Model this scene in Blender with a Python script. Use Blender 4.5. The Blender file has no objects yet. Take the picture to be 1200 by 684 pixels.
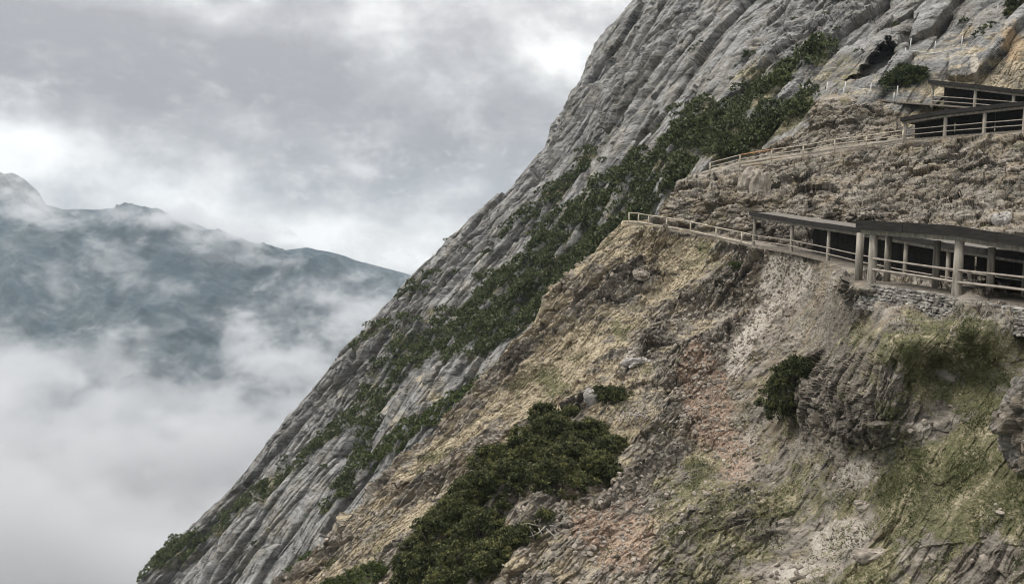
import bpy, math, random
import numpy as np
from mathutils import Vector

random.seed(7)
RNG = np.random.default_rng(11)
S = bpy.context.scene
COL = S.collection
F = 1040.0            # focal length in photo pixels (1200 wide)
CX, CY = 600.0, 342.0
HORIZON = 325.0
PITCH = math.atan((CY - HORIZON) / F)
SP, CP = math.sin(PITCH), math.cos(PITCH)

# ------------------------------------------------------------------ helpers
def ray(px, py):
    px = np.asarray(px, float); py = np.asarray(py, float)
    xc = (px - CX) / F; yc = (CY - py) / F
    return np.stack([xc, CP + yc * SP, -SP + yc * CP], -1)

def at(px, py, d):
    """a bearing and a distance surveyed from the photograph -> a point in the place"""
    return ray(px, py) * np.asarray(d, float)[..., None]

def sstep(a, b, x):
    t = np.clip((x - a) / (b - a), 0, 1)
    return t * t * (3 - 2 * t)

_perm = np.random.default_rng(3).permutation(256).astype(np.int32)
_perm = np.concatenate([_perm, _perm, _perm])
_g = np.random.default_rng(4).normal(size=(256, 3))
_g = (_g / np.linalg.norm(_g, axis=1, keepdims=True)).astype(np.float32)

def perlin(p):
    p = np.asarray(p, np.float32)
    i = np.floor(p).astype(np.int32); f = p - i
    i &= 255
    u = f * f * f * (f * (f * 6 - 15) + 10)
    res = 0
    for dx in (0, 1):
        wx = u[:, 0] if dx else 1 - u[:, 0]
        hx = _perm[(i[:, 0] + dx) & 255]
        for dy in (0, 1):
            wy = u[:, 1] if dy else 1 - u[:, 1]
            hy = _perm[hx + ((i[:, 1] + dy) & 255)]
            for dz in (0, 1):
                wz = u[:, 2] if dz else 1 - u[:, 2]
                h = _perm[hy + ((i[:, 2] + dz) & 255)]
                g = _g[h]
                dot = g[:, 0] * (f[:, 0] - dx) + g[:, 1] * (f[:, 1] - dy) + g[:, 2] * (f[:, 2] - dz)
                res = res + wx * wy * wz * dot
    return res * 1.5

def fbm(p, octv=4, gain=0.5, lac=2.03):
    a, s, r = 1.0, 0.0, 0.0
    p = np.asarray(p, np.float32)
    for k in range(octv):
        r = r + a * perlin(p + 17.3 * k); s += a
        a *= gain; p = p * lac
    return r / s

def ridged(p, octv=4, gain=0.5):
    a, s, r = 1.0, 0.0, 0.0
    p = np.asarray(p, np.float32)
    for k in range(octv):
        r = r + a * (1 - 2 * np.abs(perlin(p + 9.1 * k))); s += a
        a *= gain; p = p * 2.1
    return r / s

_r1 = np.random.default_rng(5).random((256, 3)).astype(np.float32)
_r2 = (np.random.default_rng(6).random((256, 4)).astype(np.float32) - 0.5) * 2

def blocks(p):
    """broken rock: every cell of a jittered lattice is a tilted facet. -> height, edge distance"""
    p = np.asarray(p, np.float32)
    i = np.floor(p).astype(np.int32); f = p - i
    n = len(p)
    f1 = np.full(n, 9.0, np.float32); f2 = np.full(n, 9.0, np.float32)
    hh = np.zeros(n, np.float32)
    for dx in (-1, 0, 1):
        hx = _perm[(i[:, 0] + dx) & 255]
        for dy in (-1, 0, 1):
            hy = _perm[hx + ((i[:, 1] + dy) & 255)]
            for dz in (-1, 0, 1):
                h = _perm[hy + ((i[:, 2] + dz) & 255)]
                v = f - (_r1[h] * 0.9 + np.array([dx, dy, dz], np.float32))
                d = (v * v).sum(1)
                t = _r2[h]
                hv = (v * t[:, :3]).sum(1) * 0.9 + t[:, 3] * 0.55
                near = d < f1
                f2 = np.where(near, f1, np.minimum(f2, d))
                hh = np.where(near, hv, hh)
                f1 = np.where(near, d, f1)
    return hh, np.sqrt(f2) - np.sqrt(f1)

def tps(ctrl):
    """thin plate through surveyed points: distance as a function of bearing (log distance)"""
    c = np.array(ctrl, float)
    xy = c[:, :2] / 300.0; v = np.log(c[:, 2])
    def U(r2):
        return np.where(r2 > 1e-12, 0.5 * r2 * np.log(np.maximum(r2, 1e-12)), 0)
    n = len(c)
    K = U(((xy[:, None] - xy[None]) ** 2).sum(-1)) + np.eye(n) * 2e-4
    Pm = np.hstack([np.ones((n, 1)), xy])
    A = np.zeros((n + 3, n + 3)); A[:n, :n] = K; A[:n, n:] = Pm; A[n:, :n] = Pm.T
    w = np.linalg.solve(A, np.concatenate([v, np.zeros(3)]))
    def ev(px, py):
        q = np.stack([px.ravel(), py.ravel()], -1) / 300.0
        out = np.empty(len(q))
        for a in range(0, len(q), 60000):
            b = q[a:a + 60000]
            k = U(((b[:, None] - xy[None]) ** 2).sum(-1))
            out[a:a + 60000] = k @ w[:n] + w[n] + b @ w[n + 1:]
        return np.exp(out).reshape(px.shape)
    return ev

def polydist(px, py, pts):
    """distance to a polyline with a width per vertex -> (distance / local half width)"""
    best = np.full(px.shape, 1e9)
    for (x0, y0, w0), (x1, y1, w1) in zip(pts[:-1], pts[1:]):
        dx, dy = x1 - x0, y1 - y0
        t = np.clip(((px - x0) * dx + (py - y0) * dy) / (dx * dx + dy * dy), 0, 1)
        d = np.hypot(px - (x0 + t * dx), py - (y0 + t * dy)) / (w0 + t * (w1 - w0))
        best = np.minimum(best, d)
    return best

def blob(px, py, x, y, rx, ry, ang=0.0):
    c, s = math.cos(math.radians(ang)), math.sin(math.radians(ang))
    u = (px - x) * c - (py - y) * s
    v = (px - x) * s + (py - y) * c
    return np.exp(-((u / rx) ** 2 + (v / ry) ** 2))

def link(name, me, mat, parent=None):
    o = bpy.data.objects.new(name, me); COL.objects.link(o)
    if mat is not None and not me.materials: me.materials.append(mat)
    if parent is not None: o.parent = parent
    return o

def np_mesh(name, V, Fq, mat=None, smooth=False, attrs=None):
    """mesh from arrays; Fq is an (n,3) or (n,4) index array"""
    V = np.asarray(V, np.float32); Fq = np.asarray(Fq, np.int32)
    me = bpy.data.meshes.new(name)
    k = Fq.shape[1]
    me.vertices.add(len(V)); me.vertices.foreach_set('co', V.ravel())
    me.loops.add(Fq.size); me.loops.foreach_set('vertex_index', Fq.ravel())
    me.polygons.add(len(Fq))
    me.polygons.foreach_set('loop_start', np.arange(0, Fq.size, k, dtype=np.int32))
    me.polygons.foreach_set('loop_total', np.full(len(Fq), k, np.int32))
    me.polygons.foreach_set('use_smooth', np.full(len(Fq), smooth))
    for nm, arr in (attrs or {}).items():
        arr = np.asarray(arr, np.float32)
        if arr.ndim == 1:
            a = me.attributes.new(nm, 'FLOAT', 'POINT'); a.data.foreach_set('value', arr)
        else:
            a = me.attributes.new(nm, 'FLOAT_COLOR', 'POINT')
            if arr.shape[1] == 3: arr = np.hstack([arr, np.ones((len(arr), 1), np.float32)])
            a.data.foreach_set('color', arr.ravel())
    me.update(calc_edges=True)
    if mat is not None: me.materials.append(mat)
    return me

class MB:
    """collects solids, then becomes one mesh"""
    def __init__(s): s.v = []; s.f = []
    def add(s, vs, fs):
        b = len(s.v); s.v += [tuple(map(float, p)) for p in vs]; s.f += [tuple(i + b for i in f) for f in fs]
    def tube(s, pts, r, n=8, r1=None, wob=0.0):
        pts = [np.array(p, float) for p in pts]; m = len(pts); vs = []
        r1 = r if r1 is None else r1
        for k, p in enumerate(pts):
            t = pts[min(k + 1, m - 1)] - pts[max(k - 1, 0)]; t /= np.linalg.norm(t)
            a = np.cross(t, (0, 0, 1) if abs(t[2]) < .9 else (0, 1, 0)); a /= np.linalg.norm(a); b = np.cross(t, a)
            rr = r + (r1 - r) * k / max(m - 1, 1)
            for j in range(n):
                q = rr * (1 + wob * random.uniform(-1, 1))
                vs.append(p + q * (math.cos(2 * math.pi * j / n) * a + math.sin(2 * math.pi * j / n) * b))
        fs = [(k * n + j, k * n + (j + 1) % n, (k + 1) * n + (j + 1) % n, (k + 1) * n + j) for k in range(m - 1) for j in range(n)]
        fs += [tuple(range(n - 1, -1, -1)), tuple((m - 1) * n + j for j in range(n))]
        s.add(vs, fs)
    def loft(s, A, B):
        """closed section rings A[i] (each a list of points)"""
        rings = A; n = len(rings[0]); vs = [p for r in rings for p in r]
        fs = [(k * n + j, k * n + (j + 1) % n, (k + 1) * n + (j + 1) % n, (k + 1) * n + j) for k in range(len(rings) - 1) for j in range(n)]
        fs += [tuple(range(n - 1, -1, -1)), tuple((len(rings) - 1) * n + j for j in range(n))]
        s.add(vs, fs)
    def build(s, name, mat, parent=None, smooth=False, origin=None):
        me = bpy.data.meshes.new(name)
        o = np.zeros(3) if origin is None else np.array(origin)
        me.from_pydata([tuple(np.array(p) - o) for p in s.v], [], s.f); me.update()
        import bmesh
        bm = bmesh.new(); bm.from_mesh(me); bmesh.ops.recalc_face_normals(bm, faces=bm.faces); bm.to_mesh(me); bm.free()
        if smooth: me.polygons.foreach_set('use_smooth', [True] * len(me.polygons))
        ob = link(name, me, mat, parent)
        if parent is None and origin is not None: ob.location = o
        return ob

def tag(o, label=None, cat=None, group=None, kind=None):
    if label: o['label'] = label
    if cat: o['category'] = cat
    if group: o['group'] = group
    if kind: o['kind'] = kind
    return o

def empty(name, loc, label, cat, group=None):
    o = bpy.data.objects.new(name, None); COL.objects.link(o); o.location = loc
    o.empty_display_size = 0.3
    return tag(o, label, cat, group)

# ------------------------------------------------------------------ materials
def new_mat(name, rough=0.9):
    m = bpy.data.materials.new(name); m.use_nodes = True
    nt = m.node_tree; b = nt.nodes['Principled BSDF']
    b.inputs['Roughness'].default_value = rough
    b.inputs['Specular IOR Level'].default_value = 0.25
    return m, nt, b

class NT:
    def __init__(s, nt): s.nt = nt; s.n = nt.nodes; s.l = nt.links
    def node(s, t, **kw):
        n = s.n.new(t)
        for k, v in kw.items(): setattr(n, k, v)
        return n
    def put(s, sock, v):
        if hasattr(v, 'is_output') or isinstance(v, bpy.types.NodeSocket): s.l.new(v, sock)
        elif v is not None:
            if isinstance(v, (tuple, list)) and len(v) == 3 and sock.type == 'RGBA': v = (*v, 1)
            sock.default_value = v
    def math(s, op, a, b=None, c=None, clamp=False):
        n = s.node('ShaderNodeMath', operation=op, use_clamp=clamp)
        s.put(n.inputs[0], a)
        if b is not None: s.put(n.inputs[1], b)
        if c is not None: s.put(n.inputs[2], c)
        return n.outputs[0]
    def vmath(s, op, a, b=None, scale=None):
        n = s.node('ShaderNodeVectorMath', operation=op)
        s.put(n.inputs[0], a)
        if b is not None: s.put(n.inputs[1], b)
        if scale is not None: s.put(n.inputs['Scale'], scale)
        return n.outputs['Value'] if op in ('LENGTH', 'DOT_PRODUCT', 'DISTANCE') else n.outputs[0]
    def noise(s, vec, scale, detail=4, rough=0.55, dist=0.0, out='Fac'):
        n = s.node('ShaderNodeTexNoise')
        s.put(n.inputs['Vector'], vec)
        n.inputs['Scale'].default_value = scale; n.inputs['Detail'].default_value = detail
        n.inputs['Roughness'].default_value = rough; n.inputs['Distortion'].default_value = dist
        return n.outputs[out]
    def ramp(s, fac, a, b, lo=0.0, hi=1.0):
        n = s.node('ShaderNodeMapRange', interpolation_type='SMOOTHSTEP')
        s.put(n.inputs['Value'], fac)
        n.inputs['From Min'].default_value = a; n.inputs['From Max'].default_value = b
        n.inputs['To Min'].default_value = lo; n.inputs['To Max'].default_value = hi
        return n.outputs[0]
    def mix(s, fac, a, b, mode='MIX'):
        n = s.node('ShaderNodeMix', data_type='RGBA', blend_type=mode)
        s.put(n.inputs[0], fac); s.put(n.inputs[6], a); s.put(n.inputs[7], b)
        return n.outputs[2]
    def colramp(s, fac, stops):
        n = s.node('ShaderNodeValToRGB'); e = n.color_ramp.elements
        while len(e) < len(stops): e.new(0.5)
        for k, (p, c) in enumerate(stops): e[k].position = p; e[k].color = (*c, 1)
        s.put(n.inputs[0], fac); return n.outputs[0]
    def attr(s, name, out='Color'):
        return s.node('ShaderNodeAttribute', attribute_name=name).outputs[out]
    def bump(s, h, dist, strength=1.0, normal=None):
        n = s.node('ShaderNodeBump'); n.inputs['Distance'].default_value = dist; n.inputs['Strength'].default_value = strength
        s.put(n.inputs['Height'], h)
        if normal is not None: s.put(n.inputs['Normal'], normal)
        return n.outputs[0]
    def mapping(s, vec, rot, scale):
        n = s.node('ShaderNodeMapping'); s.put(n.inputs[0], vec)
        n.inputs['Rotation'].default_value = rot; n.inputs['Scale'].default_value = scale
        return n.outputs[0]

def rock_material(name, unit, grey, relief=.2):
    """limestone with masks of what lies on it: mask_a = tan, red scree, pale scree; mask_b = turf, dark rock and painted recess shade, ochre"""
    m, nt, b = new_mat(name, 0.92); k = NT(nt)
    pos = k.node('ShaderNodeNewGeometry').outputs['Position']
    bed = k.mapping(pos, (0, math.radians(48), 0), (0.16, 0.6, 1.7))
    big = k.noise(pos, 0.06 / unit, 3)
    mid = k.noise(pos, 0.45 / unit, 5, 0.62)
    fine = k.noise(pos, 2.6 / unit, 6, 0.7)
    streak = k.noise(bed, 0.8 / unit, 7, 0.7, 0.8)
    streak2 = k.noise(bed, 2.9 / unit, 5, 0.7, 0.4)
    v = k.math('ADD', k.math('MULTIPLY', streak, 0.58), k.math('ADD', k.math('MULTIPLY', fine, 0.22), k.math('MULTIPLY', streak2, .20)))
    def G(f, w=(1, 1, 1)): return tuple(c * f * q for c, q in zip(grey, w))
    rock = k.colramp(v, [(0.37, G(.22)), (0.45, G(.62)), (0.51, G(1.0)), (0.57, G(1.35)), (0.66, G(1.75))])
    rock = k.mix(k.ramp(mid, 0.46, 0.58, 0, .65 if grey[0] > 1.2 * grey[2] else .40), rock, k.colramp(v, [(0.40, G(.4, (1, .86, .66))), (.60, G(1.3, (1, .9, .72)))]))
    rock = k.mix(k.ramp(big, 0.48, 0.64, 0, .38), rock, k.colramp(v, [(0.40, G(.25)), (.60, G(.95))]))
    lich = k.noise(pos, 1.1 / unit, 5, 0.72)
    rock = k.mix(k.ramp(lich, 0.57, 0.66, 0, .5), rock, G(1.8))
    rock = k.mix(k.ramp(lich, 0.43, 0.35, 0, .6), rock, (.045, .042, .036))
    A = k.node('ShaderNodeSeparateColor'); k.put(A.inputs[0], k.attr('mask_a'))
    B = k.node('ShaderNodeSeparateColor'); k.put(B.inputs[0], k.attr('mask_b'))
    def soft(mask, amt=0.7, s=None):     # break the mask with noise, so that it ends in patches
        nz = k.math('ADD', k.math('MULTIPLY', mid, .5), k.math('MULTIPLY', fine, .5)) if s is None else s
        return k.ramp(k.math('ADD', mask, k.math('MULTIPLY', k.math('SUBTRACT', nz, 0.5), amt * 3)), 0.38, 0.62)
    grit = k.noise(pos, 6.0 / unit, 4, 0.75)
    gv = k.math('ADD', k.math('MULTIPLY', grit, .5), k.math('MULTIPLY', v, .5))
    tan = k.colramp(gv, [(0.40, (.075, .060, .040)), (0.47, (.21, .172, .112)), (0.53, (.36, .30, .20)), (0.61, (.54, .48, .36))])
    red = k.colramp(gv, [(0.40, (.085, .056, .040)), (0.48, (.23, .158, .112)), (0.55, (.36, .265, .195)), (.63, (.48, .39, .31))])
    pale = k.colramp(gv, [(0.40, (.25, .22, .18)), (0.5, (.38, .343, .29)), (0.62, (.50, .46, .40))])
    tv = k.math('ADD', k.math('MULTIPLY', grit, .35), k.math('ADD', k.math('MULTIPLY', mid, .25), k.math('MULTIPLY', lich, .4)))
    turf = k.colramp(tv, [(0.39, (.040, .033, .022)), (0.455, (.090, .084, .040)), (0.49, (.108, .112, .050)), (0.53, (.165, .146, .086)), (0.57, (.30, .262, .17)), (.63, (.44, .39, .28))])
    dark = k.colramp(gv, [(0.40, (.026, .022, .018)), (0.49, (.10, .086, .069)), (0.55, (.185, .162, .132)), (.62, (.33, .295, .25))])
    ochre = k.colramp(v, [(0.38, (.16, .11, .065)), (0.5, (.36, .27, .17)), (0.62, (.50, .42, .31))])
    c = k.mix(k.math('MULTIPLY', soft(A.outputs[0], .8, k.math('ADD', k.math('MULTIPLY', streak, .6), k.math('MULTIPLY', mid, .4))), .92), rock, tan)
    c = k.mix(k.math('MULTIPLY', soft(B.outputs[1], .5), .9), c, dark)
    c = k.mix(k.math('MULTIPLY', soft(A.outputs[1]), .85), c, red)
    c = k.mix(soft(A.outputs[2], .28, mid), c, pale)
    c = k.mix(k.math('MULTIPLY', soft(B.outputs[0], .9), .94), c, turf)
    c = k.mix(soft(B.outputs[2], .8), c, ochre)
    k.put(b.inputs['Base Color'], c)
    h = k.math('ADD', k.math('MULTIPLY', streak, 1.0), k.math('ADD', k.math('MULTIPLY', streak2, .7), k.math('ADD', fine, k.math('MULTIPLY', grit, .45))))
    k.put(b.inputs['Normal'], k.bump(h, relief * unit, 1.0))
    return m

def simple_mat(name, dark, light, scale, stretch=(1, 1, 1), rough=0.85, bump=0.01):
    m, nt, b = new_mat(name, rough); k = NT(nt)
    tc = k.node('ShaderNodeTexCoord').outputs['Object']
    v = k.noise(k.mapping(tc, (0, 0, 0), stretch), scale, 5, 0.65)
    k.put(b.inputs['Base Color'], k.colramp(v, [(0.3, dark), (0.7, light)]))
    k.put(b.inputs['Normal'], k.bump(v, bump, 0.8))
    return m

def foliage_mat(name, dark, mid, light):
    m, nt, b = new_mat(name, 0.65); k = NT(nt)
    t = k.attr('tint', 'Fac')
    c = k.colramp(t, [(0.0, dark), (0.55, mid), (1.0, light)])
    k.put(b.inputs['Base Color'], c)
    b.inputs['Subsurface Weight'].default_value = 0.0
    return m

M = {}
M['face'] = rock_material('limestone_face', 2.8, (.218, .213, .203), .13)
M['spur'] = rock_material('limestone_spur', 1.0, (.225, .200, .164))
M['outcrop'] = rock_material('limestone_outcrop', 0.55, (.20, .182, .158))
M['pine'] = foliage_mat('mountain_pine_needles', (.014, .017, .008), (.050, .059, .022), (.165, .162, .060))
M['pine_far'] = foliage_mat('mountain_pine_needles_face', (.018, .024, .012), (.062, .076, .031), (.150, .162, .066))
M['shrub'] = foliage_mat('light_shrub_leaves', (.03, .042, .016), (.075, .095, .030), (.15, .165, .055))
M['grass'] = foliage_mat('alpine_grass', (.045, .052, .018), (.118, .126, .050), (.36, .325, .19))
M['stem'] = simple_mat('pine_bark', (.035, .028, .022), (.12, .10, .085), 6, (1, 1, .3))
M['log'] = simple_mat('weathered_log', (.13, .112, .09), (.42, .38, .32), 4, (1.5, 1.5, .18), 0.8, 0.02)
M['rail'] = simple_mat('weathered_rail', (.20, .17, .14), (.42, .375, .32), 6, (.5, .5, .5), 0.8, 0.01)
M['palerail'] = simple_mat('pale_rail', (.36, .31, .235), (.58, .52, .42), 5, (.4, .4, .4), 0.8, 0.005)
M['newrail'] = simple_mat('new_rail', (.42, .20, .085), (.55, .30, .15), 5, (.4, .4, .4), 0.8, 0.005)
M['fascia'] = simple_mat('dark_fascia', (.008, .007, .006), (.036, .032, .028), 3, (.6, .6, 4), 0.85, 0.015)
M['roof'] = simple_mat('gravel_roof', (.045, .041, .035), (.20, .182, .155), 7, (1, 1, 1), 0.95, 0.05)
M['steel'] = simple_mat('galvanised_post', (.33, .33, .32), (.52, .52, .50), 6, (1, 1, .3), 0.55, 0.002)
M['wire'] = simple_mat('wire_netting', (.10, .10, .10), (.18, .18, .175), 6, (1, 1, 1), 0.5, 0.0)
M['stone'] = simple_mat('loose_stone', (.09, .076, .061), (.36, .315, .26), 1.7, (1, 1, 1), 0.9, 0.03)
M['wallstone'] = simple_mat('wall_stone', (.045, .041, .036), (.42, .395, .35), 2.2, (1, 1, 1), 0.9, 0.03)
M['block'] = simple_mat('pale_block', (.15, .14, .125), (.42, .395, .36), 1.6, (1, 1, 1), 0.9, 0.05)
M['deck'] = simple_mat('path_gravel', (.10, .088, .072), (.27, .235, .19), 5, (1, 1, 1), 0.95, 0.03)
M['deadwood'] = simple_mat('dead_wood', (.13, .115, .10), (.34, .31, .28), 7, (1, 1, .4), 0.85, 0.01)

# ------------------------------------------------------------------ terrain
A_ = np.array([0.62, 0.28, 0.73]); A_ /= np.linalg.norm(A_)         # along the bedding
B_ = np.cross(A_, np.array([0.35, 0.93, -0.1])); B_ /= np.linalg.norm(B_)
C_ = np.cross(A_, B_)
BED = np.stack([A_, B_, C_], 1)

def beds(P, sa, sb, sc):
    return (P @ BED) / np.array([sa, sb, sc])

def sheet(cols, top, bottom, ny, depth_fn, fold, fold_rows, power=1.0):
    """a hillside as a grid: columns of bearings, rows from the ridge down, plus rows that run on behind the ridge"""
    nx = len(cols)
    t = np.linspace(0, 1, ny) ** power
    PX = np.repeat(cols[None], ny, 0)
    PY = top[None] + t[:, None] * (bottom - top)[None]
    D = depth_fn(PX, PY)
    P = at(PX, PY, D)
    Rr = ray(PX[0], PY[0]); Rr /= np.linalg.norm(Rr, axis=1, keepdims=True)
    rows = []
    for k in range(fold_rows, 0, -1):
        s = fold * (k / fold_rows) ** 1.7
        rows.append(P[0] + Rr * s + np.array([0, 0, -1.0]) * (0.04 * s + 0.55 * s * s / fold))
    if rows:
        P = np.concatenate([np.array(rows), P], 0)
        PX = np.concatenate([np.repeat(PX[:1], fold_rows, 0), PX], 0)
        PY = np.concatenate([np.repeat(PY[:1], fold_rows, 0), PY], 0)
    return PX, PY, P

def grid_normals(P):
    du = np.gradient(P, axis=1); dv = np.gradient(P, axis=0)
    n = np.cross(dv, du); n /= np.linalg.norm(n, axis=-1, keepdims=True) + 1e-12
    if n[..., 1].mean() > 0: n = -n
    return n

def smooth_field(Nn, it):
    for _ in range(it):
        p = np.pad(Nn, ((1, 1), (1, 1), (0, 0)), mode='edge')
        Nn = (p[:-2, 1:-1] + p[2:, 1:-1] + p[1:-1, :-2] + p[1:-1, 2:] + 2 * Nn) / 6
    return Nn / (np.linalg.norm(Nn, axis=-1, keepdims=True) + 1e-12)

def quads(ny, nx):
    i = np.arange((ny - 1) * (nx - 1)); r, c = i // (nx - 1), i % (nx - 1)
    a = r * nx + c
    return np.stack([a, a + nx, a + nx + 1, a + 1], 1)

# path lines as surveyed: bearing x, y of the outer edge, distance
PATH_LOW = [(731, 260, 95.3), (760, 263, 94), (809, 271, 91.3), (839, 277, 89), (869, 284, 85.6), (883, 288, 84), (927, 295, 78), (970, 305, 72), (1003, 313, 68), (1060, 325, 63), (1112, 334, 59), (1200, 349, 52), (1330, 372, 43)]
PATH_NEAR = [(1000, 330, 49), (1021, 331, 48), (1121, 347, 44), (1200, 358, 41), (1330, 378, 36)]
PATH_UP = [(822, 204, 106), (867, 192, 104), (904, 186, 102.5), (941, 181, 101), (978, 175, 99), (1015, 170, 97), (1060, 164, 94), (1107, 160, 91), (1153, 156.5, 88), (1200, 153, 85), (1330, 140, 78)]
PATH_TOP = [(962, 113, 111.5), (1000, 113, 109.5), (1050, 119, 106), (1092, 122, 101), (1142, 126, 97), (1187, 130, 94), (1330, 140, 86)]
PATHS = [(PATH_LOW, 4.2), (PATH_NEAR, 0.0), (PATH_UP, 5.5), (PATH_TOP, 4.0)]
OPEN = {id(PATH_LOW): 880, id(PATH_UP): 1058, id(PATH_TOP): 1088}

front_ctrl = [(300, 740, 66), (340, 684, 70), (400, 618, 74), (470, 545, 79), (545, 465, 84), (600, 405, 87), (640, 360, 89), (690, 300, 92), (733, 262, 95),
  (780, 330, 85), (700, 400, 79), (620, 480, 74), (540, 580, 66), (470, 640, 62), (420, 684, 62),
  (500, 684, 56), (600, 684, 50), (600, 560, 61), (700, 560, 57), (720, 455, 69), (800, 400, 73), (850, 330, 81), (920, 330, 77), (900, 400, 70),
  (830, 470, 64), (800, 560, 54), (760, 684, 45), (880, 600, 46), (980, 640, 39), (900, 500, 57), (980, 684, 36), (1080, 684, 33), (1200, 684, 29),
  (1080, 600, 36), (1200, 600, 31.5), (1100, 530, 37.8), (1200, 500, 34.5), (1100, 430, 41.3), (1200, 430, 37.5), (1000, 480, 45), (960, 420, 54), (980, 560, 44), (1000, 400, 48),
  (960, 345, 67), (985, 347, 58), (1002, 348, 50.5), (1021, 352, 47.3), (1062, 358, 45.4), (1108, 365, 43.2), (1200, 379, 39.6),
  (1350, 684, 24), (1350, 500, 29.5), (1350, 430, 32), (980, 800, 30), (700, 800, 40), (400, 800, 52), (1350, 800, 20), (200, 850, 60),
  (800, 235, 94.5), (840, 230, 93), (883, 245, 88), (927, 245, 85), (1005, 255, 78), (1100, 265, 71), (1200, 280, 63), (1330, 290, 55), (1100, 300, 64), (1200, 315, 57),
  (900, 215, 97), (1000, 215, 89), (1100, 215, 83), (1200, 215, 76), (1350, 215, 67),
  (1000, 140, 104), (945, 160, 105), (1050, 140, 101), (1150, 138, 94), (1350, 120, 88), (1200, 118, 96)]
front_ctrl += [(1500, 684, 19), (1500, 500, 25), (1500, 400, 30), (1500, 280, 47), (1500, 200, 58), (1500, 135, 69), (1500, 118, 78), (1900, 684, 14), (1900, 400, 22), (1900, 280, 33), (1900, 150, 44), (1900, 118, 54), (1900, 800, 12)]
front_ctrl += PATH_LOW + PATH_NEAR + PATH_UP + PATH_TOP
front_depth0 = tps(front_ctrl)

def path_y(path, x):
    return np.interp(x, [p[0] for p in path], [p[1] for p in path])

def front_depth(px, py):
    d = front_depth0(px, py)
    for path, w in PATHS:
        if w <= 0: continue
        x0, x1 = path[0][0], path[-1][0]
        yy = path_y(path, px)
        inside = sstep(x0 + 15, x0 + 45, px) * (.45 + .55 * sstep(OPEN[id(path)] - 8, OPEN[id(path)] + 8, px))
        up = yy - py
        reach = np.where(path is PATH_LOW, 34, 26)
        d = d + w * inside * sstep(0.5, 2.2, up) * (1 - sstep(reach * .9, reach * 2.4, up))
    # shoulder of dark rock under the near gallery, gullies beside it
    d = d - 3.6 * blob(px, py, 1010, 470, 70, 62, 0) - 1.2 * blob(px, py, 1040, 400, 80, 30)
    d = d + 2.2 * blob(px, py, 890, 560, 60, 120, 30)
    d = d - 2.5 * blob(px, py, 860, 405, 60, 28, 25) + 2.0 * blob(px, py, 925, 350, 26, 60, -20)
    d = d - 2.0 * blob(px, py, 1000, 135, 40, 22) - 1.6 * blob(px, py, 820, 228, 40, 14, 0)
    d = d + 1.5 * blob(px, py, 700, 560, 40, 60, 20) - 1.8 * blob(px, py, 730, 470, 45, 22, 15)
    return d

ex = [100, 150, 300, 340, 400, 470, 545, 600, 640, 690, 730, 764, 772, 785, 800, 822, 870, 900, 930, 946, 952, 964, 1000, 1060, 1095, 1200, 1400]
ey = [935, 882, 730, 686, 619, 545, 466, 405, 360, 301, 258, 259, 243, 226, 214, 203, 183, 173, 161, 146, 128, 111, 107, 113, 117, 121, 122]
cols = np.concatenate([np.linspace(170, 1250, 1250), np.linspace(1250, 1900, 90)[1:]])     # the slope runs on well past what is seen
NXF, NYF = len(cols), 780
topF = np.interp(cols, ex, ey)
topF = topF + 3.0 * fbm(np.stack([cols / 26, cols * 0, cols * 0], 1), 3) * np.where(cols > 768, 1, 0.8) * np.where(cols > 1085, 0.2, 1) * (1 - sstep(690, 720, cols) * (1 - sstep(768, 775, cols)))
botF = np.full(NXF, 800.0) + 90 * sstep(420, 170, cols)
FPX, FPY, FP = sheet(cols, topF, botF, NYF, front_depth, 26.0, 26)

# how rough each place is
fpx, fpy = FPX.ravel(), FPY.ravel()
P0 = FP.reshape(-1, 3)
Nf = smooth_field(grid_normals(FP), 12).reshape(-1, 3)
near_path = np.ones(len(P0))
for path, w in PATHS:
    x0, x1 = path[0][0], path[-1][0]
    yy = path_y(path, fpx); inside = (fpx > x0 - 4)
    d = np.abs(yy - fpy) / np.where(fpy > yy, 2.6, 2.6)
    d = np.where((fpy > yy) & (path is PATH_NEAR), np.abs(yy - fpy) / 4.0, d)
    near_path = np.minimum(near_path, np.where(inside, 0.05 + 0.95 * sstep(0.8, 2.6, d), 1))
mask_n = fbm(P0 / 3.5, 4); mask_n2 = fbm(P0 / 1.1 + 40, 3)
rib0 = fbm(beds(P0, 17, 4.5, 8) + 2.5, 4)
scree = np.clip(blob(fpx, fpy, 920, 326, 24, 30, -20) * 2.0 + blob(fpx, fpy, 890, 376, 11, 36, -35) * 1.6 + blob(fpx, fpy, 862, 425, 16, 22, -30) * .8 + blob(fpx, fpy, 930, 668, 42, 15, 10)
        + blob(fpx, fpy, 985, 625, 45, 20, 10) + blob(fpx, fpy, 1000, 555, 30, 22, 30) * .8 + blob(fpx, fpy, 1080, 498, 34, 9, 10) * .8 + blob(fpx, fpy, 1110, 440, 22, 8, -20) * .6 + blob(fpx, fpy, 880, 545, 30, 22) * .5 + blob(fpx, fpy, 740, 420, 14, 30, -35) * .6 , 0, 1.2)
red = np.clip(blob(fpx, fpy, 826, 462, 26, 46, 10) * 1.6 + blob(fpx, fpy, 862, 540, 40, 40, 20) * .75 + blob(fpx, fpy, 745, 640, 40, 60, 20) * .55 + blob(fpx, fpy, 800, 600, 60, 40) * .4 + blob(fpx, fpy, 1000, 255, 120, 12, -8) * .2 + blob(fpx, fpy, 690, 620, 30, 60, 30) * .6, 0, 1.2)
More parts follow.
